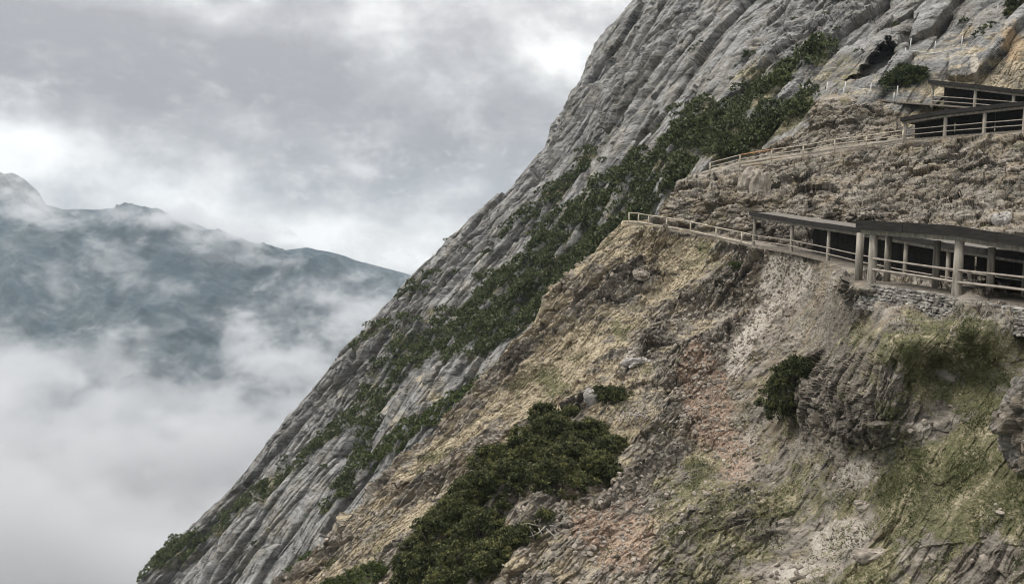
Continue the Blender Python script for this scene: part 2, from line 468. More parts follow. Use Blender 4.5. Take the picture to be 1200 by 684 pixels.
tan = np.clip((0.44 - .9 * np.clip(rib0, -.3, .5)) * sstep(900, 780, fpx) * sstep(230, 262, fpy) + 0.3 * blob(fpx, fpy, 780, 300, 60, 30) + .35 * blob(fpx, fpy, 640, 420, 60, 60) + .08 * blob(fpx, fpy, 1020, 235, 190, 26, 0) + .14 * blob(fpx, fpy, 1040, 190, 150, 20, 5) + .4 * blob(fpx, fpy, 1100, 122, 90, 8), 0, 1)
turf = np.clip(.30 * sstep(900, 780, fpx) * sstep(.05, -.25, rib0) + 0.44 * sstep(900, 1010, fpx) * sstep(345, 400, fpy) + .35 * blob(fpx, fpy, 1100, 400, 90, 45) + .32 * blob(fpx, fpy, 1150, 540, 90, 50) + .4 * blob(fpx, fpy, 1110, 430, 75, 50) + .30 * blob(fpx, fpy, 880, 500, 40, 20) + .52 * sstep(720, 790, fpx) * sstep(500, 560, fpy) * (1 - .4 * sstep(900, 1000, fpx))
       + .42 * blob(fpx, fpy, 830, 300, 16, 40, 35) + .40 * blob(fpx, fpy, 735, 400, 10, 60, 35) + .42 * blob(fpx, fpy, 650, 450, 12, 50, 50) + .35 * blob(fpx, fpy, 540, 560, 16, 60, 50) + .35 * blob(fpx, fpy, 1100, 175, 90, 10, 8) + .42 * blob(fpx, fpy, 990, 118, 24, 5) + .30 * blob(fpx, fpy, 930, 205, 70, 9, 12), 0, 1)
turf = turf * (1 - .9 * np.clip(scree * 1.3, 0, 1)) * (1 - .7 * blob(fpx, fpy, 1000, 470, 70, 62))
turf = np.maximum(turf, .36 * sstep(820, 900, fpx) * sstep(395, 440, fpy) * (1 - blob(fpx, fpy, 1000, 470, 75, 62)))
turf = turf * (1 - .55 * sstep(.25, .6, fbm(P0 / 7 + 3, 3) + .3 * sstep(1080, 1160, fpx) * sstep(590, 640, fpy)))
turf *= 1 - .8 * blob(fpx, fpy, 1150, 665, 90, 40, 0)
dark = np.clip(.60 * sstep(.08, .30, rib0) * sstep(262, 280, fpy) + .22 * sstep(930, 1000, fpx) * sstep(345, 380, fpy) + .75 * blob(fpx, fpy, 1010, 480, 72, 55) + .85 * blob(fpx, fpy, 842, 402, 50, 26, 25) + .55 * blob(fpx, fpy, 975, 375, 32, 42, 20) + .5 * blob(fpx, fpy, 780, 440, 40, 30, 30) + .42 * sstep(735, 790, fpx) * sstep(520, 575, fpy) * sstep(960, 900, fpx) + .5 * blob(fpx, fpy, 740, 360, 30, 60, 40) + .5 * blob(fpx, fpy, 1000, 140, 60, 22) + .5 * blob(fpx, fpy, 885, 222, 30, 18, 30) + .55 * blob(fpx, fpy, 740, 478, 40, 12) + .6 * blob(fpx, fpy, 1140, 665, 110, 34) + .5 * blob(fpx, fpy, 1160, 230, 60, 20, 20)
       + 1.3 * np.where((fpx > 880) & (fpy < path_y(PATH_LOW, fpx)) & (fpy > path_y(PATH_LOW, fpx) - np.where(fpx > 1010, 62, 34)), 1, 0), 0, 1.4)  # last term paints the shade inside the galleries onto the rock
ochre = np.zeros(len(P0))
rock_amt = np.clip(1.1 - 1.0 * np.clip(scree, 0, 1) - .55 * np.clip(red, 0, 1) - .55 * turf, 0.06, 1.1) + .5 * blob(fpx, fpy, 1010, 470, 75, 60)
b1, e1 = blocks(beds(P0, 8.0, 1.5, 3.0) + 0.35 * fbm(P0 / 2.2, 2)[:, None])
b2, e2 = blocks(beds(P0, 2.9, 0.55, 1.1) + 31.7 + .3 * mask_n2[:, None])
b3, e3 = blocks(beds(P0, .85, 0.21, .38) + 11.7)
lay = perlin(beds(P0, 9, .8, 3) + 4)
rib = rib0
brk = .30 + .95 * sstep(-.12, .22, rib)          # ribs of bare rock, smoother rubble and soil between
brk = np.maximum(brk, .95 * (blob(fpx, fpy, 1010, 470, 75, 60) > .4))
brk = np.maximum(brk, .9 * (blob(fpx, fpy, 1140, 665, 120, 36) > .45))
calm = 1 - .88 * np.clip(1.3 * blob(fpx, fpy, 972, 372, 34, 58, 10), 0, 1)
brk *= calm
disp = 0.75 * fbm(P0 / 9.0, 3) + 1.5 * calm * (np.clip(rib, -.25, .5)) * np.clip(rock_amt, 0, 1) + rock_amt * brk * (0.95 * ridged(beds(P0, 14, 3.6, 6), 4, .5) * .55 + .66 * b1 - .30 * np.exp(-e1 * 9) + .34 * b2 - .16 * np.exp(-e2 * 8) + .15 * b3 + .22 * lay) + .12 * mask_n2 + .09 * b3
bank = sstep(4, 16, path_y(PATH_LOW, fpx) - fpy) * (fpx > 765)
c1_, f1_ = blocks(P0 / np.array([5.0, 4.0, 1.5]) + .4 * fbm(P0 / 3, 2)[:, None] + 8.0)
c2_, f2_ = blocks(P0 / np.array([1.7, 1.5, .5]) + 21.0)
ledge = .6 * fbm(P0 / 8.0, 3) + 0.55 * c1_ - .30 * np.exp(-f1_ * 8) + .45 * b1 - .2 * np.exp(-e1 * 9) + .20 * c2_ + .16 * b2 - .16 * np.exp(-f2_ * 8) + .04 * b3
disp = disp * (1 - bank) + ledge * bank
disp *= near_path * np.clip((np.linalg.norm(P0, axis=1)) / 75, .55, 1.2)
inroof = np.zeros(len(P0))
Vf = Nf - .7 * P0 / np.linalg.norm(P0, axis=1, keepdims=True); Vf /= np.linalg.norm(Vf, axis=1, keepdims=True)
P1 = P0 + Vf * disp[:, None]
mask_a = np.stack([np.clip(tan + .0 * mask_n, 0, 1), np.clip(red, 0, 1), np.clip(scree, 0, 1)], 1)
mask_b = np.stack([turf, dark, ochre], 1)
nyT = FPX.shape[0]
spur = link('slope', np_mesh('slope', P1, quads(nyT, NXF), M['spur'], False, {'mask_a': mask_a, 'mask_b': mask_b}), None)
tag(spur, 'tan and grey rocky hillside with scree and turf below the walkways', 'hillside', kind='structure')
FPOS = P1; FNRM = Nf; FTURF, FSCREE, FRED = turf, scree, red

# --- the big pale face behind
back_ctrl = [(870, -160, 290), (745, 0, 262), (680, 90, 256), (640, 165, 250), (560, 250, 246), (480, 325, 244), (400, 410, 242), (330, 495, 238), (250, 590, 234), (160, 684, 230), (60, 800, 225),
  (700, 290, 150), (600, 400, 150), (500, 510, 155), (400, 610, 160), (340, 684, 165), (780, 215, 130), (860, 170, 122), (940, 120, 116), (1000, 90, 114), (1100, 80, 107), (1200, 90, 101),
  (1200, 0, 112), (1100, 0, 125), (1000, 0, 142), (900, 0, 172), (850, 50, 165), (800, 0, 215), (720, 150, 190), (650, 220, 205), (600, 300, 195), (540, 350, 195), (480, 420, 195), (400, 520, 195), (300, 620, 200),
  (1400, 0, 90), (1400, -200, 115), (1100, -200, 170), (700, 400, 140), (500, 700, 130), (800, 350, 118), (1000, 250, 104), (1200, 250, 96), (1400, 200, 86), (1800, 0, 70), (1800, -200, 85), (1800, 200, 66)]
back_depth0 = tps(back_ctrl)
def cave(px, py):
    u = (px - 1028) * .74 + (py - 77) * -.67; v = (px - 1028) * .67 + (py - 77) * .74
    n = perlin(np.stack([px.ravel() / 9, py.ravel() / 9, px.ravel() * 0], 1)).reshape(px.shape) + .6 * perlin(np.stack([px.ravel() / 3.5, py.ravel() / 3.5, px.ravel() * 0 + 4], 1)).reshape(px.shape)
    return (np.abs(u) / 35) ** 2.0 + (np.abs(v + 1 + .006 * u * u) / (11.5 + .10 * u)) ** 2.0 + .42 * n
def back_depth(px, py):
    d = back_depth0(px, py)
    d = d + 6.5 * (1 - sstep(.25, 1.3, cave(px, py)))
    d = d - 3.5 * blob(px, py, 1020, 52, 45, 12, 25)
    ly = np.interp(px, [1062, 1130], [66, 61])
    led = sstep(1052, 1066, px) * (1 - sstep(1130, 1150, px))
    d = d + 2.6 * led * sstep(0, 3, ly - py) * (1 - sstep(16, 50, ly - py))
    d = d - 2.0 * blob(px, py, 1185, 60, 26, 30, 0)
    return d
bx = [60, 160, 205, 250, 290, 330, 365, 400, 445, 480, 520, 560, 600, 628, 640, 650, 680, 690, 705, 745, 800, 870, 960, 1400]
by = [800, 686, 637, 592, 546, 496, 457, 411, 366, 325, 284, 250, 214, 180, 163, 140, 91, 66, 41, 0, -70, -150, -200, -200]
colsB = np.concatenate([np.linspace(60, 1250, 1100), np.linspace(1250, 1800, 70)[1:]])
NXB, NYB = len(colsB), 660
topB = np.interp(colsB, bx, by)
topB = topB + 5 * fbm(np.stack([colsB / 30, colsB * 0 + 5, colsB * 0], 1), 4)
botB = np.maximum(np.minimum(np.interp(colsB, ex, ey) + 110, 860), topB + 60)
BPX, BPY, BP = sheet(colsB, topB, botB, NYB, back_depth, 90.0, 24)
bpx, bpy_ = BPX.ravel(), BPY.ravel()
P0 = BP.reshape(-1, 3)
Nb = smooth_field(grid_normals(BP), 10).reshape(-1, 3)
b1, e1 = blocks(beds(P0, 30, 5.0, 12) + 0.14 * fbm(P0 / 8, 2)[:, None])
b2, e2 = blocks(beds(P0, 8, 1.9, 3.6) + 31.7)
b3, e3 = blocks(beds(P0, 2.6, .85, 1.4) + 11.7)
slab = fbm(beds(P0, 70, 18, 40) + 7, 3)
brk = .42 + .8 * sstep(-.1, .25, slab)
b4, e4 = blocks(beds(P0, 1.5, .42, .7) + 3.3)
nearb = sstep(800, 930, bpx)
crack = np.clip(ridged(beds(P0, 150, 13, 50) + 3, 3, .5), 0, 1) ** 3
disp = -3.2 * crack + 2.0 * np.clip(slab, -.4, .4) + 2.0 * fbm(P0 / 34.0, 3) + 1.0 * ridged(beds(P0, 60, 11, 24), 4, .5) + 2.7 * b1 - 1.3 * np.exp(-e1 * 9) + brk * (1.1 * b2 - .5 * np.exp(-e2 * 8) + .46 * b3 - .2 * np.exp(-e3 * 8) + nearb * (.35 * b4 - .15 * np.exp(-e4 * 8))) + .5 * perlin(beds(P0, 40, 3.2, 12))
sc_ = np.clip(np.linalg.norm(P0, axis=1) / 210, .42, 1.1)
led = blob(bpx, bpy_, 1096, 62, 40, 9)
disp = disp * sc_ * (.5 + .5 * sstep(0, 26, bpy_ - np.repeat(topB[None], BPX.shape[0], 0).ravel())) * (1 - .85 * (1 - sstep(.8, 1.9, cave(bpx, bpy_)))) * (1 - .85 * np.clip(led, 0, 1))
Vb = Nb - .7 * P0 / np.linalg.norm(P0, axis=1, keepdims=True); Vb /= np.linalg.norm(Vb, axis=1, keepdims=True)
BPOS = P0 + Vb * disp[:, None]; BNRM = Nb
BANDS = [
 [(962, 58, 8), (930, 78, 16), (890, 105, 22), (850, 135, 26), (800, 160, 22), (760, 195, 22), (720, 225, 20), (690, 240, 18), (660, 270, 16), (640, 300, 22), (610, 345, 34), (575, 370, 42), (530, 390, 32), (490, 412, 22), (455, 445, 18), (420, 478, 12), (380, 512, 9), (330, 552, 9), (290, 590, 9), (240, 625, 11), (200, 650, 11), (165, 676, 10)],
 [(940, 120, 14), (905, 140, 16), (870, 165, 14), (838, 190, 8)],
 [(800, 205, 10), (750, 240, 16), (700, 285, 18), (660, 325, 24), (630, 360, 20)],
 [(690, 180, 5), (650, 228, 8), (615, 262, 10), (590, 275, 8)],
 [(520, 318, 4), (500, 330, 7), (470, 352, 5)],
 [(470, 378, 5), (440, 392, 7), (420, 412, 4)],
 [(440, 460, 10), (440, 500, 8), (400, 580, 6)]]
LIGHT = [[(575, 440, 5), (540, 470, 9), (500, 495, 11), (460, 522, 10), (425, 548, 6)], [(370, 655, 3), (345, 672, 5), (330, 690, 6)], [(410, 575, 3), (380, 600, 4)]]
vegn = fbm(BPOS / 9.0, 4)
def band_mask(bands, k=.6):
    m = np.full(len(bpx), 9.0)
    for b_ in bands: m = np.minimum(m, polydist(bpx, bpy_, b_))
    return m + k * vegn * 2 + .9 * np.clip(slabn, 0, 1)
slabn = fbm(BPOS / 20.0 + 50, 3)
VEG = band_mask(BANDS, .72); VEGL = band_mask(LIGHT)
turfB = np.clip(.42 * (1 - sstep(.7, 1.3, np.minimum(VEG, VEGL))) + .32 * sstep(240, 60, np.abs(bpx - 1000)) * sstep(20, 60, bpy_) + .28 * blob(bpx, bpy_, 300, 620, 80, 20, 40), 0, 1)
darkB = np.clip(.45 * blob(bpx, bpy_, 470, 520, 90, 40, 45) + .30 * blob(bpx, bpy_, 860, 30, 60, 50) + .5 * blob(bpx, bpy_, 600, 440, 60, 30, 45) + .3 * blob(bpx, bpy_, 1080, 80, 60, 30) + .25 * (1 - sstep(.6, 1.2, cave(bpx, bpy_))), 0, 1)  # last term paints shade into the rock of the cave mouth
tanB = np.clip(.35 * sstep(940, 1000, bpx) * sstep(20, 50, bpy_) + .25 * blob(bpx, bpy_, 480, 470, 60, 60) + .12 - .3 * blob(bpx, bpy_, 1030, 60, 60, 40), 0, 1)
paleB = np.clip(.45 * blob(bpx, bpy_, 1090, 35, 50, 22, 20) + .35 * blob(bpx, bpy_, 900, 40, 40, 30, 50) + .4 * blob(bpx, bpy_, 520, 300, 40, 14, 45) + .9 * blob(bpx, bpy_, 1142, 78, 7, 16), 0, 1)
ochreB = np.clip(.75 * blob(bpx, bpy_, 1188, 52, 19, 20), 0, 1)
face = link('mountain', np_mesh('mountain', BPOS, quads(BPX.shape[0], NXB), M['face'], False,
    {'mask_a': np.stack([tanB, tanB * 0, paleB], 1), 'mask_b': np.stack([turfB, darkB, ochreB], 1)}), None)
tag(face, 'steep pale grey limestone mountainside with a cave mouth and dark pine bands', 'mountain', kind='structure')

def place(layer, px, py):
    """point of the finished ground at a surveyed bearing"""
    if layer == 'f': X, Y, P, N = fpx, fpy, FPOS, FNRM
    else: X, Y, P, N = bpx, bpy_, BPOS, BNRM
    off = (26 * NXF if layer == 'f' else 24 * NXB)
    i = off + int(np.argmin((X[off:] - px) ** 2 + (Y[off:] - py) ** 2))
    return P[i], N[i]

# ------------------------------------------------------------------ rock outcrop at the right edge
def rock_lump(center, radii, seed, res=90, rot=0.0, unit=1.0, amp=1.0):
    u = np.linspace(0, 2 * math.pi, res, endpoint=False); v = np.linspace(-.5 * math.pi + .02, .5 * math.pi - .02, res // 2)
    U_, V_ = np.meshgrid(u, v)
    d = np.stack([np.cos(V_) * np.cos(U_), np.cos(V_) * np.sin(U_), np.sin(V_)], -1).reshape(-1, 3)
    sq = np.sign(d) * np.abs(d) ** .75
    P = sq * np.array(radii)
    n_, e_ = blocks(beds(P + seed, 2.4 * unit, .9 * unit, 1.2 * unit))
    n2, e2_ = blocks(beds(P + seed, .9 * unit, .3 * unit, .45 * unit) + 5)
    P = P + d * (amp * unit * (.55 * n_ + .22 * n2 - .22 * np.exp(-e_ * 9) - .10 * np.exp(-e2_ * 9) + .4 * fbm(P / (2.2 * unit) + seed, 3)))[:, None]
    nu, nv = res, res // 2
    q = []
    i = np.arange((nv - 1) * nu); r, c = i // nu, i % nu
    q = np.stack([r * nu + c, r * nu + (c + 1) % nu, (r + 1) * nu + (c + 1) % nu, (r + 1) * nu + c], 1)
    return P, q

c0 = at(1241, 503, 32.5)
P_, q_ = rock_lump(c0, (1.6, 2.0, 2.2), 3.0, 360, unit=.8)
o = link('rock_outcrop', np_mesh('rock_outcrop', P_, q_, M['outcrop'], False, {'mask_a': np.zeros((len(P_), 3)), 'mask_b': np.tile([0, .35, 0], (len(P_), 1))}), None)
o.location = c0; tag(o, 'dark grey craggy rock outcrop rising from the turf at the right edge', 'rock')

# loose boulders that can be told apart
BOULD = [('f', 545, 468, .0, None, None)]
def boulder(layer, px, py, r, label, mat='block', seed=0, asp=(1, .8, .7)):
    p, n = place(layer, px, py)
    P_, q_ = rock_lump(p, tuple(r * a for a in asp), seed, 36, unit=r * 1.3, amp=.42)
    o = link('boulder', np_mesh('boulder', P_, q_, M[mat]), None)
    o.location = p + np.array([0, 0, .2 * r]); o.rotation_euler = (random.uniform(-.3, .3), random.uniform(-.5, .2), random.uniform(0, 6))
    return tag(o, label, 'boulder', 'boulders on the slopes')
boulder('b', 545, 441, 1.5, 'pale upright slab of rock beside the light green shrubs in the gully', seed=1, asp=(.6, .6, 1.5))
boulder('f', 694, 470, .75, 'pale block just left of the small round pine above the big thicket', seed=2, asp=(.7, .7, 1.1))
boulder('f', 745, 428, .9, 'pale slab on the spur above the small round pine', seed=8, asp=(1.2, .8, .5))
boulder('f', 1174, 258, .8, 'tan boulder lying on the slope above the near gallery roof', seed=3)
boulder('f', 888, 222, 2.0, 'large smooth grey rock between the two walkways', 'stone', seed=4, asp=(1, .6, 1.1))
boulder('f', 1010, 594, .38, 'small grey boulder in the middle of the grassy hollow', 'stone', seed=5)
boulder('f', 1022, 652, .5, 'flat grey rock at the foot of the grassy hollow', 'stone', seed=6, asp=(1.4, .9, .5))
boulder('f', 752, 334, .9, 'long tilted slab standing out of the spur below the pale railing', 'stone', seed=7, asp=(1.5, .6, .5))

# ------------------------------------------------------------------ foliage
def tufts(C, size, up, nb, tint, rng, width=0.17):
    """needle tufts: nb narrow blades from each centre, leaning along 'up'"""
    n = len(C)
    C = np.repeat(C, nb, 0); U3 = np.repeat(up, nb, 0); sz = np.repeat(size, nb)
    d = rng.normal(size=(n * nb, 3)) * .75 + U3 * .9
    d /= np.linalg.norm(d, axis=1, keepdims=True)
    s = np.cross(d, rng.normal(size=(n * nb, 3))); s /= np.linalg.norm(s, axis=1, keepdims=True) + 1e-9
    L = (sz * rng.uniform(.6, 1.15, n * nb))[:, None]
    tip = C + d * L
    midp = C + d * L * .45
    w = L * width
    V = np.stack([C, midp + s * w, tip, midp - s * w], 1).reshape(-1, 3)
    Fq = np.arange(n * nb * 4).reshape(-1, 4)
    t = np.repeat(np.repeat(tint, nb) + rng.uniform(-.08, .08, n * nb), 4)
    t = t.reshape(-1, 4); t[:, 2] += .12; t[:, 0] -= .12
    return V, Fq, np.clip(t.ravel(), 0, 1)

def dome_points(centre, r, h, n, rng, low=-.1):
    d = rng.normal(size=(n, 3)); d /= np.linalg.norm(d, axis=1, keepdims=True)
    d[:, 2] = np.where(d[:, 2] < low, -d[:, 2], d[:, 2])
    rr = rng.uniform(.62, 1.0, n) ** .6
    return centre + d * rr[:, None] * np.array([r, r, h]), d, rr

def shrub_mesh(name, lobes, size, density, mat, rng, nb=9, bright=0.0, width=.17, clump=0.0, low=-.1):
    """one shrub: foliage filled into overlapping leafy lobes (centre, radius, height); clump > 0 gathers the twigs in clumps of that radius"""
    Cs, Us, Ts, Sz = [], [], [], []
    for (c, r, h) in lobes:
        n = int(density * (2 * math.pi * r * h + (2 if clump == 0 else .2)))
        p, d, rr = dome_points(np.array(c), r, h, n, rng, low)
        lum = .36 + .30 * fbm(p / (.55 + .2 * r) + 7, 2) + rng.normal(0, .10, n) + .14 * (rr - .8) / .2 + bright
        if clump > 0:
            m = 12; cr = clump * rng.uniform(.6, 1.25, n)
            q = rng.normal(size=(n, m, 3)); q /= np.linalg.norm(q, axis=2, keepdims=True); q *= rng.uniform(.3, 1, (n, m, 1))
            q[:, :, 2] *= .75
            lum = (lum + rng.normal(0, .13, n))[:, None] + .26 * q[:, :, 2] + rng.normal(0, .05, (n, m))  # clump tops lighter, undersides darker: shading put into the tint
            p = (p[:, None] + q * cr[:, None, None]).reshape(-1, 3)
            d = (d[:, None] * .45 + q * .6).reshape(-1, 3); lum = lum.ravel(); n = n * m
        Cs.append(p); Us.append(d * .7 + np.array([0, 0, .6]))
        Ts.append(lum + rng.normal(0, .05)); Sz.append(size * rng.uniform(.7, 1.25, n))
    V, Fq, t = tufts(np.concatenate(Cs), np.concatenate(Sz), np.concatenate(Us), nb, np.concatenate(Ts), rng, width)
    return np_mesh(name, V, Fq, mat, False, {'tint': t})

# thickets: bands of dwarf pine on the face, one mass nobody could count
def thicket(name, sel, n, rmin, rmax, size, per, mat, label, rng, bright=0.0):
    w = sel / sel.sum()
    idx = rng.choice(len(sel), n, p=w)
    lob = []
    for i in idx:
        r = rng.uniform(rmin, rmax)
        lob.append((BPOS[i] + np.array([0, 0, .25 * r]), r, r * rng.uniform(.6, .95)))
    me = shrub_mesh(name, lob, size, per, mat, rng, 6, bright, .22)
    o = link(name, me, None)
    return tag(o, label, 'thicket', kind='stuff')
dpix = np.linalg.norm(BPOS, axis=1)
inb = (np.arange(len(bpx)) >= 24 * NXB)
vis = inb & (bpy_ < np.interp(bpx, ex, ey) + 12) & (bpy_ < 700)
sel = np.where((VEG < .95) & vis, np.clip(1.25 - VEG, .1, 1), 0).astype(float)
thicket('pine_thicket', sel, 1750, .7, 1.9, .55, 2.6, M['pine_far'], 'dark green mass of dwarf pine running diagonally down the grey mountainside', np.random.default_rng(21), .12)
sel = np.where((VEGL < .95) & vis, 1.0, 0)
thicket('shrub_thicket', sel, 240, .5, 1.2, .5, 3.0, M['shrub'], 'light green shrubs lining the gully behind the tan spur', np.random.default_rng(22), .05)

# single dwarf pines dotted over the pale face: four kinds, copied
def pine_proto(seed, lob):
    rng = np.random.default_rng(seed)
    return shrub_mesh('dwarf_pine', lob, .5, 3.2, M['pine_far'], rng, 6, 0, .22)
protos = [pine_proto(31, [((0, 0, .3), 1.1, .9), ((.9, .2, .2), .8, .6)]),
          pine_proto(32, [((0, 0, .3), .9, .7)]),
          pine_proto(33, [((0, 0, .4), 1.2, 1.0), ((-1.0, 0, 0), .9, .7), ((1.1, .1, .4), .8, .7)]),
          pine_proto(34, [((0, 0, .3), 1.0, .6), ((1.2, 0, .9), 1.0, .6), ((-1.1, 0, -.7), .9, .5)])]
DOTS = [(521, 281), (505, 322), (548, 290), (560, 300), (570, 285), (545, 312), (574, 300), (590, 262), (535, 322), (520, 335), (500, 345), (480, 345), (615, 250), (655, 250), (470, 400), (458, 396), (495, 380), (510, 362), (432, 420), (450, 430), (560, 322), (640, 200), (672, 175), (690, 165), (705, 190), (735, 175),
        (930, 20), (945, 35), (968, 15), (1020, 20), (1050, 28), (960, 60), (985, 42), (1005, 60), (400, 575), (385, 590), (375, 545), (350, 600), (300, 640), (820, 60), (880, 70), (860, 95), (1130, 25), (1155, 38), (720, 120), (760, 140)]
for k, (px, py) in enumerate(DOTS):
    p, n = place('b', px, py)
    o = link('dwarf_pine', protos[k % 4], None)
    o.location = p + np.array([0, 0, -.1]); sc = random.uniform(.65, 1.25) * (1.0 if px < 900 else .6)
    o.scale = (sc, sc, sc); o.rotation_euler = (0, 0, random.uniform(-.5, .5) if k % 4 == 3 else random.uniform(0, 6.28))
    tag(o, 'small dark dwarf pine dotted on the bare grey mountainside outside the dense band', 'shrub', 'dwarf pines dotted over the grey face')

def big_shrub(label, layer, spots, size, dens, mat, seed, nb=10, bright=0.0, name='mountain_pine', stems=5):
    """spots: (px, py, radius m, height m) lobes on the ground"""
    rng = np.random.default_rng(seed)
    p0, _ = place(layer, spots[0][0], spots[0][1])
    root = empty(name, p0, label, 'shrub')
    lob = []
    for (px, py, r, h) in spots:
        p, n = place(layer, px, py)
        c = p + n * .12 * r + np.array([0, 0, .10 * h]) - p0
        lob.append((c, r, h))
        for _ in range(5):
            a = rng.normal(size=3); a /= np.linalg.norm(a); a[2] = abs(a[2]) * .8
            lob.append((c + a * np.array([r, r, h]) * .72, r * rng.uniform(.32, .5), h * rng.uniform(.32, .5)))
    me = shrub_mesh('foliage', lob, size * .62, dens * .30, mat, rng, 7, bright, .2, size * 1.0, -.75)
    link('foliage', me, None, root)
    for (c, r, h) in lob[::6]:
        mb = MB()
        b0 = c + np.array([rng.uniform(-.3, .3) * r, rng.uniform(-.3, .3) * r, -.8 * h - .2])
        for _ in range(stems):
            e = c + np.array([rng.uniform(-.8, .8) * r, rng.uniform(-.8, .5) * r, rng.uniform(.2, .75) * h])
            mid_ = (b0 + e) / 2 + rng.normal(size=3) * .12 * r
            mb.tube([b0, mid_, e], .05 * max(r, .5), 5, .012)
        mb.build('stem', M['stem'], root, True)
    return root

big_shrub('broad dark mountain pine, the largest shrub, on the slope below the spur', 'f',
    [(645, 520, 2.0, 1.7), (690, 520, 1.9, 1.6), (670, 550, 2.0, 1.6), (620, 540, 1.9, 1.6), (655, 575, 1.8, 1.5), (700, 560, 1.6, 1.4), (605, 575, 1.9, 1.5), (640, 495, 1.3, 1.2), (585, 555, 1.6, 1.3), (715, 530, 1.3, 1.2), (570, 590, 1.5, 1.3), (668, 490, .8, .8), (722, 560, .7, .6), (548, 575, .7, .6), (612, 520, .8, .8), (700, 505, .8, .7)],
    .30, 25, M['pine'], 41, bright=.09)
big_shrub('sprawling dark pine spreading below the broad pine to the bottom edge', 'f',
    [(545, 620, 1.8, 1.5), (520, 640, 1.8, 1.5), (570, 630, 1.6, 1.3), (545, 660, 1.8, 1.4), (500, 670, 1.7, 1.4), (580, 665, 1.6, 1.3), (530, 690, 1.7, 1.3), (555, 590, 1.4, 1.2), (490, 645, 1.2, 1.0), (470, 662, .7, .6), (505, 622, .7, .6), (592, 640, .6, .5), (478, 684, .9, .7)],
    .30, 26, M['pine'], 42, bright=.10)
big_shrub('low round pine tucked right of the sprawling pine on bare earth', 'f', [(600, 640, 1.1, .8), (620, 632, .9, .7), (590, 652, .9, .7)], .26, 28, M['pine'], 43)
big_shrub('pale wispy shrub at the bottom edge left of the sprawling pine', 'f', [(415, 682, 1.2, .8), (440, 676, 1.0, .7), (395, 690, 1.1, .7)], .3, 20, M['shrub'], 44, bright=-.05, name='shrub')
big_shrub('small round pine alone on the spur above the broad pine', 'f', [(716, 464, 1.0, .8), (730, 464, .8, .6), (704, 464, .7, .6)], .28, 28, M['pine'], 45)
big_shrub('dark pine on the shoulder of dark rock right of the scree', 'f', [(930, 458, 1.5, 1.2), (905, 468, 1.2, 1.0), (950, 448, 1.2, 1.1), (915, 485, 1.0, .9), (940, 478, 1.1, .9), (925, 440, 1.0, .8)], .25, 28, M['pine'], 46)
big_shrub('rounded green pine growing in front of the cave mouth', 'b', [(1054, 96, 1.9, 1.5), (1070, 92, 1.5, 1.2), (1040, 102, 1.5, 1.1), (1058, 86, 1.2, 1.0)], .42, 12, M['shrub'], 47, nb=7, bright=-.2)
big_shrub('dark pine at the top right corner above the ochre rock', 'b', [(1195, 8, 1.5, 1.2), (1186, 20, .9, .7)], .4, 12, M['pine'], 48, nb=7)
big_shrub('light yellow green shrub inside the dark pine band', 'b', [(915, 95, 1.3, 1.2)], .42, 9, M['shrub'], 49, nb=7, bright=.15, name='shrub')
for k, (px, py, lab) in enumerate([(595, 600, 'small dark pine seedling at the lower rim of the broad pine'), (640, 612, 'thin pine sprig on bare earth under the broad pine'), (862, 322, 'small green bush on the spur just under the far gallery start')]):
    big_shrub(lab, 'f', [(px, py, .55, .45)], .24, 30, M['pine'] if k < 2 else M['shrub'], 60 + k, bright=0 if k < 2 else -.2)

# ------------------------------------------------------------------ grass and rubble (stuff)
rng = np.random.default_rng(51)
okf = (np.arange(len(fpx)) >= 27 * NXF) & (fpy < 720) & (fpx > 330) & (fpx < 1235) & (near_path > .5)
gn = fbm(FPOS / 2.2 + 9, 3)
area = (np.linalg.norm(FPOS, axis=1) / 60) ** 2
w = np.where(okf, np.clip(FTURF + gn * 1.9 - .44, 0, 1) ** 1.2 * area, 0); w /= w.sum()
idx = rng.choice(len(w), 60000, p=w)
C = FPOS[idx] + rng.normal(size=(len(idx), 3)) * .06
up = np.tile([0, 0, 1.0], (len(idx), 1)) + FNRM[idx] * .4
tint = .42 + .8 * fbm(C / 1.8 + 3, 2) + rng.normal(0, .13, len(idx)) - .0
V, Fq, t = tufts(C, rng.uniform(.045, .115, len(idx)), up, 5, tint, rng, .14)
o = link('grass', np_mesh('grass', V, Fq, M['grass'], False, {'tint': t}), None)
tag(o, 'tufts of short alpine grass over the hollow and slopes', 'grass', kind='stuff')

